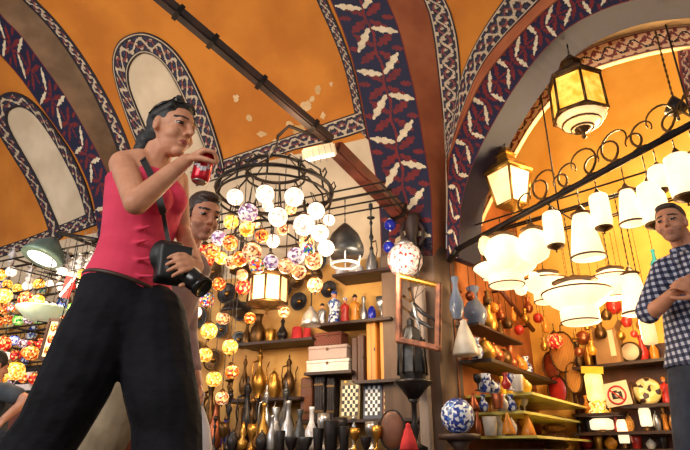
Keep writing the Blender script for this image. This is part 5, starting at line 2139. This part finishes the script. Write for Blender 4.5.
# sloping timber on the side wall with small things hanging from it
a, b = lsurf(497, 286, .10), lsurf(533, 330, .10)
t = thing('sloping_rail', 'dark red sloping timber on the alcove side wall below the bulb lamps', 'rail', a)
mb = MB()
mb.tube([(0, 0, 0), b - a], .03, 6)
obj('timber', mb, M_redwood, t)
for f in (.1, .9):
    mb = MB()
    mb.tube([(b - a) * f, (b - a) * f - MA * .10], .012, 6)
    obj('bracket', mb, M_iron, t)
for k, (px, py, kind, m, hp) in enumerate(((470, 296, 'globe', M_copper, 10), (478, 306, 'vase', M_brass, 14), (487, 298, 'jug', M_dbrass, 14), (494, 308, 'globe', M_amberc, 10), (500, 312, 'vase', M_copper, 15), (507, 322, 'pot', M_dbrass, 13), (513, 314, 'bottle', M_amberc, 14), (519, 330, 'globe', M_redc, 10), (525, 316, 'vase', M_brass, 14))):
    q = lsurf(px, py, .16)
    h = hp / ppm(q)
    t = thing('hanging_ornament', '%s ornament, %s from left in the cluster over the smoky vases' % (COLN[m.name], ORD[k]), 'ornament', (q.x, q.y, q.z - h / 2), 0, 'ornaments hanging along the alcove side wall')
    mb = MB()
    mb.lathe([(r * h, z * h) for r, z in PROF[kind]], n=12)
    obj('body', mb, m, t)
    c = MB()
    hk = 2.35 - t.location.z
    c.tube([(0, 0, h * .97), (0, 0, hk), (-MA.x * .155, -MA.y * .155, hk + .02)], .004, 5)
    obj('hook', c, M_dbrass, t)

# --- back wall of the alcove
def bshelf(pxa, pxb, py, label, depth=.34, thick=.03, m=None):
    pm = (pxa + pxb) / 2
    z = bsurf(pm, py, depth).z
    a, b = bline(pxa, depth, z), bline(pxb, depth, z)
    board('display_shelf', [a, b, b + NA * (depth - .04), a + NA * (depth - .04)], thick, m or M_darkwood, label)
    return z


bl = lambda z, v=.17: (lambda px: bline(px, v, z))
yB0 = bshelf(572, 668, 362, 'highest shelf on the alcove back wall under the cardboard box')
yB1 = bshelf(622, 700, 403, 'dark shelf under the round dial on the alcove back wall')
yB1b = bshelf(572, 618, 413, 'shelf under the glowing amber table lamp')
yB2 = bshelf(572, 700, 431, 'dark lower shelf on the alcove back wall')
yB3 = bshelf(572, 700, 449, 'lowest dark shelf on the alcove back wall')
# dark backing board
a, b = bline(573, .012, 1.0), bline(705, .012, 1.0)
mb = MB()
c = (a + b) / 2
mb.box((0, 0, 0), ((b - a).length, .014, 1.35), ROTB)
solo('backing_board', mb, mat('dark_red_wood', (96, 50, 32), (60, 30, 22), .6, scale=5, stretch=(1, 1, .2)), 'dark brown backing board behind the alcove shelves', 'panel', (c.x, c.y, .78))
row([(580, 'jug', M_dbrass, 26), (590, 'bottle', M_brass, 30), (598, 'pot', M_copper, 22), (645, 'vase', M_redc, 26), (656, 'bottle', M_amberc, 24), (664, 'jug', M_copper, 22)], bl(yB0, .13), yB0, 'on the highest back shelf', ROTB, 'ware on the highest back shelf')
p = bline(612, .22, yB0)
s = ppm(p)
t = thing('cardboard_box', 'tall open cardboard box on the highest alcove back shelf', 'box', (p.x, p.y, yB0), ROTB)
mb = MB()
mb.box((0, 0, 17 / s), (24 / s, .14, 34 / s))
obj('body', mb, M_card, t)
for sg in (-1, 1):
    mb = MB()
    mb.box((sg * 13 / s, 0, 38 / s), (.01, .14, 10 / s), M=Matrix.Rotation(sg * .6, 3, 'Y'))
    obj('flap', mb, M_card, t)
mb = MB()
mb.box((6 / s, -.073, 20 / s), (5 / s, .006, 26 / s))
obj('tape', mb, M_paper, t)
p = bline(633, .2, yB0)
t = thing('dial', 'round pale dial standing right of the cardboard box', 'dial', (p.x, p.y, yB0), ROTB)
R = 10 / ppm(p)
Mf = Matrix.Rotation(PI / 2, 3, 'X')
mb = MB()
mb.lathe([(0, -.02), (R, -.02), (R * 1.05, 0), (R, .02), (0, .015)], (0, 0, R * 1.05), 24, Mf)
obj('case', mb, M_dbrass, t)
mb = MB()
mb.lathe([(0, .022), (R * .85, .022), (R * .85, .026), (0, .026)], (0, 0, R * 1.05), 24, Mf)
obj('dial_plate', mb, M_paper, t)
# books lying on the cardboard box's shelf end
p = bline(611, .2, yB0)
# no photography sign
p = bsurf(617, 395, .36)
s = ppm(p)
t = thing('no_photo_sign', 'paper sign with a red no-photography ring on the alcove shelves', 'sign', p, ROTB)
t.rotation_euler = (.0, -.12, ROTB)
mb = MB()
mb.box((0, .004, .01), (25 / s, .004, 23 / s))
obj('paper', mb, M_paper, t)
M_ringr = mat('sign_red', (196, 40, 44), (180, 32, 38), .6)
M_ink = mat('sign_black', (40, 34, 34), (30, 26, 26), .6)
mb = MB()
mb.tube([(8.5 / s * math.cos(k * PI / 14), 0, 8.5 / s * math.sin(k * PI / 14)) for k in range(28)], .009, 6, closed=True)
mb.tube([(-6 / s, -.001, 6 / s), (6 / s, -.001, -6 / s)], .008, 6)
obj('red_ring', mb, M_ringr, t)
mb = MB()
mb.box((0, .001, -.3 / s), (10 / s, .004, 6.4 / s))
mb.box((-1 / s, .001, 3.6 / s), (4 / s, .004, 2 / s))
obj('camera_symbol', mb, M_ink, t)
mb = MB()
mb.lathe([(0, 0), (2.2 / s, 0), (2.2 / s, .004), (0, .004)], (0, -.001, -.3 / s), 14, Mf)
obj('lens_symbol', mb, M_paper, t)
# glowing table lamp
p = bline(599, .2, yB1b)
s = ppm(p)
t = thing('table_lamp', 'table lamp with glowing amber cylinder shade beside the no-photography sign', 'lamp', (p.x, p.y, yB1b))
mb = MB()
mb.lathe([(0, 0), (.09, 0), (.10, .02), (.07, .05), (.09, .10), (.05, .13), (0, .13)], n=14)
obj('base', mb, MOS['yellow'], t)
mb = MB()
mb.lathe([(0, .13), (.078, .13), (.088, .16), (.088, .38), (.06, .42), (0, .42)], n=18)
obj('shade', mb, mat('glowing_shade', (255, 226, 140), (255, 206, 100), .4, scale=8, emit=1.1), t)
mb = MB()
mb.lathe([(0, .42), (.03, .42), (.04, .45), (.01, .49), (0, .5)], n=10)
obj('finial', mb, M_brass, t)
row([(579, 'ewer', M_dbrass, 24), (588, 'vase', M_amberc, 18), (611, 'goblet', M_brass, 18)], bl(yB1b, .13), yB1b, 'beside the glowing table lamp', ROTB, 'ware beside the glowing table lamp')
# round dial plate etc on B1
p = bline(650, .18, yB1)
R = 13 / ppm(p)
t = thing('display_plate', 'large round yellow plate with dark blotches on the alcove back shelf', 'plate', (p.x, p.y, yB1), ROTB)
mb = MB()
mb.lathe([(0, 0), (R * .6, .004), (R * .96, .025), (R, .03), (R * .6, .012), (0, .01)], (0, .02, R), 26, Mf @ Matrix.Identity(3))
obj('dish', mb, palette_mat('blotchy_plate', [(240, 214, 130), (250, 236, 180), (70, 48, 40), (236, 206, 110), (244, 226, 160)], 24, .0), t)
mb = MB()
mb.tube([(R * math.cos(k * PI / 14), .0, R + R * math.sin(k * PI / 14)) for k in range(28)], .008, 5, closed=True)
obj('rim', mb, M_brass, t)
row([(627, 'vase', M_redc, 20), (635, 'bottle', M_dbrass, 22), (668, 'figurine', M_redc, 26, M_amberc), (677, 'jug', M_amberc, 24)], bl(yB1), yB1, 'on the round plate shelf', ROTB, 'ware on the round plate shelf')


def tlamp(px, z, wpx, hpx, label, m):
    p = bline(px, .2, z)
    s = ppm(p)
    h, R = hpx / s, wpx / s / 2
    t = thing('table_lamp', label, 'lamp', (p.x, p.y, z))
    b = MB()
    b.lathe([(0, 0), (R * .8, 0), (R * .85, h * .05), (R * .3, h * .14), (R * .3, h * .2), (0, h * .2)], n=12)
    obj('base', b, M_dbrass, t)
    b = MB()
    b.lathe([(0, h * .2), (R * .9, h * .2), (R, h * .3), (R, h * .85), (R * .7, h), (0, h)], n=14)
    obj('shade', b, m, t)


tlamp(648, yB2, 11, 23, 'small white lit lamp standing below the round yellow plate', E_white)
tlamp(626, yB3, 10, 28, 'narrow white lit lamp on the lowest alcove back shelf', E_white)
tlamp(603, yB2, 22, 13, 'squat white lit lamp below the glowing amber table lamp', E_white)
tlamp(684, yB3, 13, 34, 'tall white lit lamp beside the gingham man\'s leg', E_soft)
row([(580, 'bottle', M_dark, 14), (590, 'cup', M_dark, 12), (618, 'bottle', M_redc, 14), (631, 'pot', M_straw, 17), (639, 'globe', M_straw, 14), (659, 'pot', M_silver, 19), (667, 'figurine', M_amberc, 22, M_yellowc), (677, 'jug', M_straw, 22)], bl(yB2), yB2, 'on the lower back shelf', ROTB, 'ware on the lower back shelf')
row([(587, 'globe', M_redc, 13), (600, 'cup', M_brass, 12), (612, 'pot', M_amberc, 13), (638, 'cup', M_redc, 12), (652, 'pot', M_whitec, 10), (664, 'cup', M_dark, 11)], bl(yB3), yB3, 'on the lowest back shelf', ROTB, 'ware on the lowest back shelf')
# yellow card and red tassel
p = bsurf(592, 370, .36)
mb = MB()
mb.box((0, 0, 0), (22 / ppm(p), .006, 7 / ppm(p)), M=Matrix.Rotation(ROTB, 3, 'Z') @ Matrix.Rotation(.12, 3, 'Y'))
solo('yellow_card', mb, mat('yellow_card', (240, 196, 60), (228, 180, 44), .7), 'yellow card strip fixed along the shelf edge above the glowing lamp', 'card', p)
# hanging straw bags and hats at the corner
hA = bsurf(548, 330, .16)
bags = [(563, 352, 13, 20, M_straw, 'large straw fan hanging uppermost in the alcove corner'), (552, 366, 9, 14, M_copper, 'copper-coloured straw fan hanging left in the alcove corner'), (574, 378, 8, 15, M_straw, 'straw fan hanging right below the uppermost fan'), (558, 390, 10, 14, M_redc, 'dark red woven fan hanging lowest in the alcove corner')]
for px, py, rx, rz, m, lab in bags:
    q = bsurf(px, py, .14 + (.05 if m is M_straw else 0))
    s = ppm(q)
    t = thing('straw_fan', lab, 'fan', (q.x, q.y, q.z - rz / s), ROTB, 'woven fans in the alcove corner')
    mb = MB()
    mb.ball((0, 0, rz / s), (rx / s, .025, rz / s), 18)
    obj('woven_disc', mb, m, t)
    mb = MB()
    mb.tube([(rx / s * math.cos(k * PI / 10), -.01, rz / s + rz / s * math.sin(k * PI / 10)) for k in range(20)], .010, 5, closed=True)
    obj('rim', mb, M_dbrass, t)
    mb = MB()
    mb.tube([(0, 0, 2 * rz / s), (0, .02, 2 * rz / s + .08), (0, .13, 2 * rz / s + .10)], .006, 5)
    obj('loop', mb, M_darkwood, t)
q = bsurf(555, 341, .30)
t = mosaic_lamp('round red lantern hanging in the alcove corner', q, 8 / ppm(q), MOS['red'], q.z + .2, M_dbrass)
q = bsurf(557, 450, .20)
zz = .0
for k in range(9):
    s = ppm(q)
    h = .095
    mb = MB()
    mb.ball((0, 0, h / 2), (.145 - .004 * (k % 3), .12, h / 2), 16)
    mb.tube([(-.06 + .03 * math.sin(k), -.105, h * .45), (.02, -.118, h * .5), (.08, -.10, h * .55)], .008, 5)
    solo('straw_cushion', mb, M_straw if k % 2 else mat('peach_weave', (214, 150, 96), (180, 112, 62), .8, kind='wave', scale=16, bump=.4), 'straw cushion, %s from the floor in the corner stack' % ORD[k], 'cushion', (q.x, q.y, zz), .3 * (k % 3), 'straw cushions stacked in the corner')
    zz += h * .93
# small things hanging on the alcove back wall
for px, py, kind, m, hp, lab in ((612, 297, 'finial', M_redc, 34, 'long red tassel ornament hanging right of the opal dishes'), (655, 262, 'bottle', M_teal, 26, 'teal glass pendant hanging beside the gingham man\'s shoulder'), (600, 330, 'jug', M_dbrass, 18, 'brass jug pendant hanging above the cardboard box'), (583, 338, 'globe', M_copper, 14, 'copper ball hanging left above the cardboard box'), (626, 318, 'vase', M_redc, 18, 'red vase pendant hanging above the pale dial'), (538, 318, 'globe', M_redc, 10, 'small red glass ball hanging under the opal lamps'), (528, 305, 'vase', M_copper, 16, 'copper pendant hanging under the two small bulb lamps'), (545, 325, 'bottle', M_amberc, 16, 'amber bottle pendant hanging beside the round red lantern')):
    q = bsurf(px, py, .42)
    s = ppm(q)
    h = hp / s
    t = thing('hanging_ornament', lab, 'ornament', (q.x, q.y, q.z - h / 2))
    mb = MB()
    mb.lathe([(r * h, z * h) for r, z in PROF[kind]], n=12)
    obj('body', mb, m, t)
    link_chain(t, h * .97, 2.6 - t.location.z, M_dbrass, .003)

# more small stock hanging and standing in the alcove
for k, (px, py, kind, m, hp) in enumerate(((544, 344, 'vase', M_brass, 13), (579, 352, 'globe', M_copper, 9), (586, 322, 'bottle', M_brass, 16), (592, 348, 'vase', M_amberc, 14), (621, 336, 'globe', M_brass, 9), (640, 322, 'vase', M_brass, 15), (648, 308, 'globe', M_copper, 9), (574, 330, 'candlestick', M_brass, 18), (606, 314, 'pot', M_dbrass, 12), (634, 334, 'globe', M_redc, 7))):
    q = bsurf(px, py, .62)
    h = hp / ppm(q)
    t = thing('hanging_ornament', '%s ornament, %s from left in the string row below the opal dishes' % (COLN[m.name], ORD[sorted((544, 579, 586, 592, 621, 640, 648, 574, 606, 634)).index(px)]), 'ornament', (q.x, q.y, q.z - h / 2), 0, 'small ornaments on strings in the alcove')
    mb = MB()
    mb.lathe([(r * h, z * h) for r, z in PROF[kind]], n=12)
    obj('body', mb, m, t)
    link_chain(t, h * .97, 2.6 - t.location.z, M_dbrass, .0025, 'string')
# ================================================================== MOSAIC LAMP STALL ON THE LEFT
UL = 0.9
rails = []
for i, (py, lab) in enumerate(((262, 'uppermost'), (296, 'second'), (330, 'third'), (366, 'lowest'))):
    z = wsurf(40, py, UL).z
    a, b = wline(-40, UL, z), wline(112, UL, z)
    rails.append((z, a, b))
    t = thing('lamp_rail', ('%s iron rail of the mosaic lamp stall' % lab) if i in (0, 3) else '%s iron rail from the top in the mosaic lamp stall' % lab, 'rail', a)
    mb = MB()
    mb.tube([(0, 0, 0), b - a], .014, 6)
    obj('rod', mb, M_iron, t)
    mb = MB()
    mb.tube([NW * .2, b - a + NW * .2], .010, 6)
    obj('rod', mb, M_iron, t)
    for f in (.03, .5, .97):
        mb = MB()
        c = (b - a) * f
        mb.tube([c + NW * .2, c - NW * UL], .012, 6)
        obj('bracket', mb, M_iron, t)
KEYS = ['red', 'yellow', 'green', 'multi', 'white', 'orange', 'blue', 'red', 'green', 'orange', 'multi', 'red', 'pearl']
rnd = random.Random(21)


def edge(py):                      # left outline of the woman's leg
    return 96 if py < 268 else 92 - (py - 268) * .34 if py < 345 else 66 - (py - 345) * .62


rowi = 0
for ri, (z, a, b) in enumerate(rails):
    for sub, dpy in enumerate((12, 24)):
        py0 = [262, 296, 330, 366][ri] + dpy
        if ri == 3 and sub == 1:
            py0 += 2
        pxs = []
        x = -8 + (6 if sub else 0) + rnd.uniform(0, 4)
        while x < edge(py0) + 8:
            pxs.append(x)
            x += rnd.uniform(9.4, 11.6)
        n = 0
        for px in pxs:
            if ri == 0 and sub == 0 and 24 < px < 66:
                continue
            if ri == 2 and 46 < px < 66:
                continue
            if ri == 3 and px < 46 and sub == 1:
                continue
            r = rnd.uniform(4.2, 6.0)
            py = py0 + rnd.uniform(-2.5, 2.5)
            k = rnd.choice(KEYS)
            if ri == 0:
                k = rnd.choice(['white', 'pearl', 'red', 'yellow', 'white'])
            p_ = wline(px, UL + (0 if sub else .2), z)
            zz = zfor(p_, py)
            p_ = Vector((p_.x, p_.y, zz))
            nm = {'multi': 'multicoloured', 'pearl': 'pearly'}.get(k, k)
            lab = '%s mosaic lamp, %s from the left in the %s row of the left stall' % (nm, ORD[n], ORD[rowi])
            mosaic_lamp(lab, p_, r / ppm(p_), MOS[k], z, None, 'mosaic lamps of the left stall')
            n += 1
        rowi += 1
for px, py, r, k, lab in ((15, 371, 9.5, 'yellow', 'large glowing amber lamp low in the left stall above the seated person'), (31, 353, 7.5, 'orange', 'large orange mosaic lamp beside the cream framed panel'), (3, 344, 8, 'red', 'large red mosaic lamp at the far left edge of the stall'), (26, 299, 7.5, 'red', 'large red mosaic lamp under the enamel shade'), (4, 296, 8, 'yellow', 'large yellow mosaic lamp at the left edge under the uppermost rail'), (38, 301, 6.5, 'yellow', 'yellow mosaic lamp hanging just above the pale green dish lamp')):
    p_ = wsurf(px, py, UL + .42)
    t = mosaic_lamp(lab, p_, r / ppm(p_), MOS[k], p_.z + .32, None)
    c = MB()
    zz = p_.z + .32 - t.location.z
    c.tube([(0, 0, zz - .02), (-NW.x * .42, -NW.y * .42, zz), (-NW.x * (UL + .38), -NW.y * (UL + .38), zz)], .008, 5)
    obj('wall_arm', c, M_dark, t)
# work lamp with a wide shade, dish, banner, frames
wl_ = wsurf(78, 236, 1.1)
a, b = wsurf(58, 233, 1.2), wsurf(97, 240, 1.2)
t = thing('bracket_rod', 'short black rod at the foot of the left painted window', 'rod', a)
mb = MB()
mb.tube([(0, 0, 0), b - a], .022, 8)
obj('rod', mb, M_dark, t)
mb = MB()
mb.tube([(b - a) * .2, (b - a) * .2 - NW * 1.15], .016, 6)
obj('arm', mb, M_dark, t)
q = wsurf(42, 259, 1.2)
s = ppm(q)
t = thing('shop_lamp', 'wide grey-green enamel lamp shade with white inside at left stall', 'lamp', q)
Mt = Matrix.Rotation(.22, 3, 'Y') @ Matrix.Rotation(-.25, 3, 'X')
R = 21 / s
mb = MB()
mb.lathe([(R, 0), (R * .96, .04), (R * .75, .14), (R * .35, .22), (R * .2, .26), (0, .27)], n=22, M=Mt)
obj('shade', mb, mat('grey_green_enamel', (92, 116, 112), (66, 88, 86), .3, scale=4), t)
mb = MB()
mb.lathe([(0, .03), (R * .93, .03), (R * .97, .012), (R * .6, -.005), (0, -.02)], n=22, M=Mt)
obj('diffuser', mb, mat('lit_diffuser', (240, 244, 238), (232, 238, 232), .3, emit=.9), t)
mb = MB()
mb.tube([Mt @ Vector((0, 0, .26)), Mt @ Vector((0, 0, .32)), (a + (b - a) * .1) - q], .014, 6)
obj('stem', mb, M_dark, t)
# crystal strands to the right of it
for k, (px, py) in enumerate(((66, 262), (73, 268), (80, 264), (87, 270), (92, 262), (60, 272), (30, 276), (12, 258))):
    p_ = wsurf(px, py, 1.0)
    s = ppm(p_)
    t = thing('crystal_pendant', 'clear crystal pendant, %s in the strip beside the enamel lamp' % ['first from the left', 'second from the left', 'third from the left', 'fourth from the left', 'fifth from the left', 'short one lowest', 'hanging under the shade', 'hanging far left'][k], 'pendant', (p_.x, p_.y, p_.z - 9 / s), 0, 'crystal pendants of the left stall')
    h = 18 / s
    mb = MB()
    mb.lathe([(0, 0), (.03, h * .15), (.045, h * .35), (.02, h * .5), (.05, h * .62), (.03, h * .8), (.01, h), (0, h)], n=8, sm=False)
    obj('drop', mb, M_crystal, t)
    mb = MB()
    mb.lathe([(0, h * .97), (.045, h * .98), (.05, h * 1.02), (.01, h * 1.1), (0, h * 1.1)], n=8)
    obj('crown', mb, M_silver, t)
    link_chain(t, h * 1.08, wsurf(40, 240, 1.0).z - t.location.z, M_silver, .003)
q = wsurf(41, 315, 1.3)
s = ppm(q)
t = thing('glass_dish_lamp', 'wide pale green glass dish lamp in the middle of the left stall', 'lamp', q)
R = 24 / s
mb = MB()
mb.lathe([(0, -.06), (R * .5, -.05), (R, .05), (R * 1.0, .065), (R * .5, -.03), (0, -.04)], n=24)
obj('dish', mb, mat('pale_green_glass', (214, 226, 196), (190, 206, 168), .15, scale=6, emit=.25), t)
for k in range(3):
    a_ = 2 * PI * k / 3
    mb = MB()
    mb.tube([(R * .95 * math.cos(a_), R * .95 * math.sin(a_), .06), (0, 0, .42)], .005, 5)
    obj('cord', mb, M_dark, t)
link_chain(t, .42, 2.2 - q.z)
# banner
q = wsurf(68, 287, 1.25)
s = ppm(q)
mb = MB()
t = thing('red_banner', 'small red banner with white diagonal stripe hanging by the woman\'s hip', 'banner', q, ROTW)
mb.box((0, 0, 0), (14 / s, .01, 22 / s), M=Matrix.Rotation(.25, 3, 'Y'))
obj('cloth', mb, M_cloth_red, t)
mb = MB()
mb.box((0, -.007, 0), (4 / s, .006, 24 / s), M=Matrix.Rotation(.75, 3, 'Y'))
obj('stripe', mb, M_white, t)
mb = MB()
mb.tube([(0, 0, 10 / s), (0, 0, .5), (-NW.x * .2, -NW.y * .2, .5)], .004, 5)
obj('cord', mb, M_dark, t)
# framed cream panel, given an added glow of its own
q = wsurf(54, 340, 1.4)
s = ppm(q)
t = thing('glowing_panel', 'tall cream panel lantern with orange roundels beside the woman\'s thigh', 'lantern', (q.x, q.y, q.z - 19 / s), ROTW)
t.rotation_euler = (0, .12, ROTW)
h, wd = 38 / s, 15 / s
mb = MB()
mb.box((0, 0, h / 2), (wd, .10, h))
obj('panel', mb, mat('glowing_cream_panel', (255, 236, 186), (250, 222, 160), .6, emit=.75), t)
for xx in (-1, 1):
    mb = MB()
    mb.box((xx * wd / 2, 0, h / 2), (.025, .13, h * 1.04))
    obj('stile', mb, M_brownb, t)
for zz in (0, 1):
    mb = MB()
    mb.box((0, 0, zz * h), (wd * 1.1, .13, .03))
    obj('rail', mb, M_brownb, t)
for k in range(3):
    mb = MB()
    mb.lathe([(0, 0), (wd * .28, 0), (wd * .28, .006), (0, .006)], (0, -.05, h * (.2 + .3 * k)), 14, Mf)
    obj('roundel', mb, MOS['orange'], t)
mb = MB()
mb.tube([(0, 0, h * 1.02), (0, 0, 2.0 - t.location.z), (-NW.x * .4, -NW.y * .4, 2.0 - t.location.z)], .005, 5)
obj('cord', mb, M_dark, t)
# display case with white panels and bench below
zt = wsurf(40, 404, 1.3).z
a, b = wline(-30, 1.3, zt), wline(120, 1.3, zt)
board('stall_bench', [a, b, b - NW * .7, a - NW * .7], zt - .01, M_redwood, 'reddish wooden bench of the mosaic lamp stall', 'bench')
q = wline(34, .95, zt)
s = ppm(q)
t = thing('display_case', 'small display case with white and black panels on the stall bench', 'case', (q.x, q.y, zt), ROTW)
wd, h = 34 / s, 38 / s
mb = MB()
mb.box((0, 0, h / 2), (wd, .3, h))
obj('body', mb, M_dark, t)
for k in range(3):
    mb = MB()
    mb.box((0, -.155, h * (.2 + .3 * k)), (wd * .86, .012, h * .16))
    obj('white_panel', mb, M_white, t)
row([(2, 'pot', M_amberc, 16), (12, 'jug', M_redc, 18), (60, 'vase', M_bluew, 20), (74, 'pot', M_redc, 18), (86, 'jug', M_whitec, 20), (97, 'vase', M_amberc, 20), (108, 'pot', M_bluew, 18)], (lambda px: wline(px, 1.12, zt)), zt, 'on the stall bench', ROTW, 'ware on the stall bench')
# low trestle of pale pots seen between the woman's legs
zt2 = .40
a, b = wline(60, 1.75, zt2), wline(140, 1.75, zt2)
board('low_table', [a, b, b - NW * .35, a - NW * .35], zt2 - .01, M_redwood, 'low table of pale pots behind the woman\'s legs', 'table')
row([(72, 'pot', M_whitec, 22), (84, 'jug', M_redc, 34), (95, 'vase', M_whitec, 40), (106, 'jug', M_copper, 34), (117, 'vase', M_whitec, 38)], (lambda px: wline(px, 1.58, zt2)), zt2, 'on the low table', ROTW, 'pots on the low table')

# painted plates hanging on the wall behind the stall lamps
pk_ = [(4, 286), (24, 300), (44, 290), (64, 304), (82, 292), (12, 322), (34, 334), (72, 326), (4, 350), (26, 362), (46, 372), (8, 382), (62, 356)]
PLM = [palette_mat('painted_plate_%s' % n_, c_, 30) for n_, c_ in (('blue', [(40, 60, 150), (230, 230, 236), (60, 110, 170), (220, 224, 230)]), ('red', [(190, 40, 40), (240, 220, 200), (150, 30, 40), (240, 180, 90)]), ('green', [(40, 110, 80), (236, 230, 210), (60, 140, 120), (230, 200, 120)]))]
for k, (px, py) in enumerate(pk_):
    q = wsurf(px, py, .03)
    R = rnd.uniform(8, 10) / ppm(q)
    c_ = k % 3
    t = thing('painted_plate', '%s painted plate, %s from left on the wall behind the stall lamps' % (('blue and white', 'red and cream', 'green and cream')[c_], ORD[sorted(t_[0] * 1000 + t_[1] for t_ in pk_).index(px * 1000 + py)]), 'plate', q, ROTW, 'painted plates behind the stall lamps')
    mb = MB()
    mb.lathe([(0, 0), (R * .7, .0), (R, .03), (R, .036), (R * .7, .012), (0, .010)], n=22, M=Matrix.Rotation(PI / 2, 3, 'X'))
    obj('dish', mb, PLM[c_], t)
    mb = MB()
    mb.tube([(R * math.cos(j * PI / 12), -.033, R * math.sin(j * PI / 12)) for j in range(24)], .006, 5, closed=True)
    obj('rim', mb, M_brass, t)
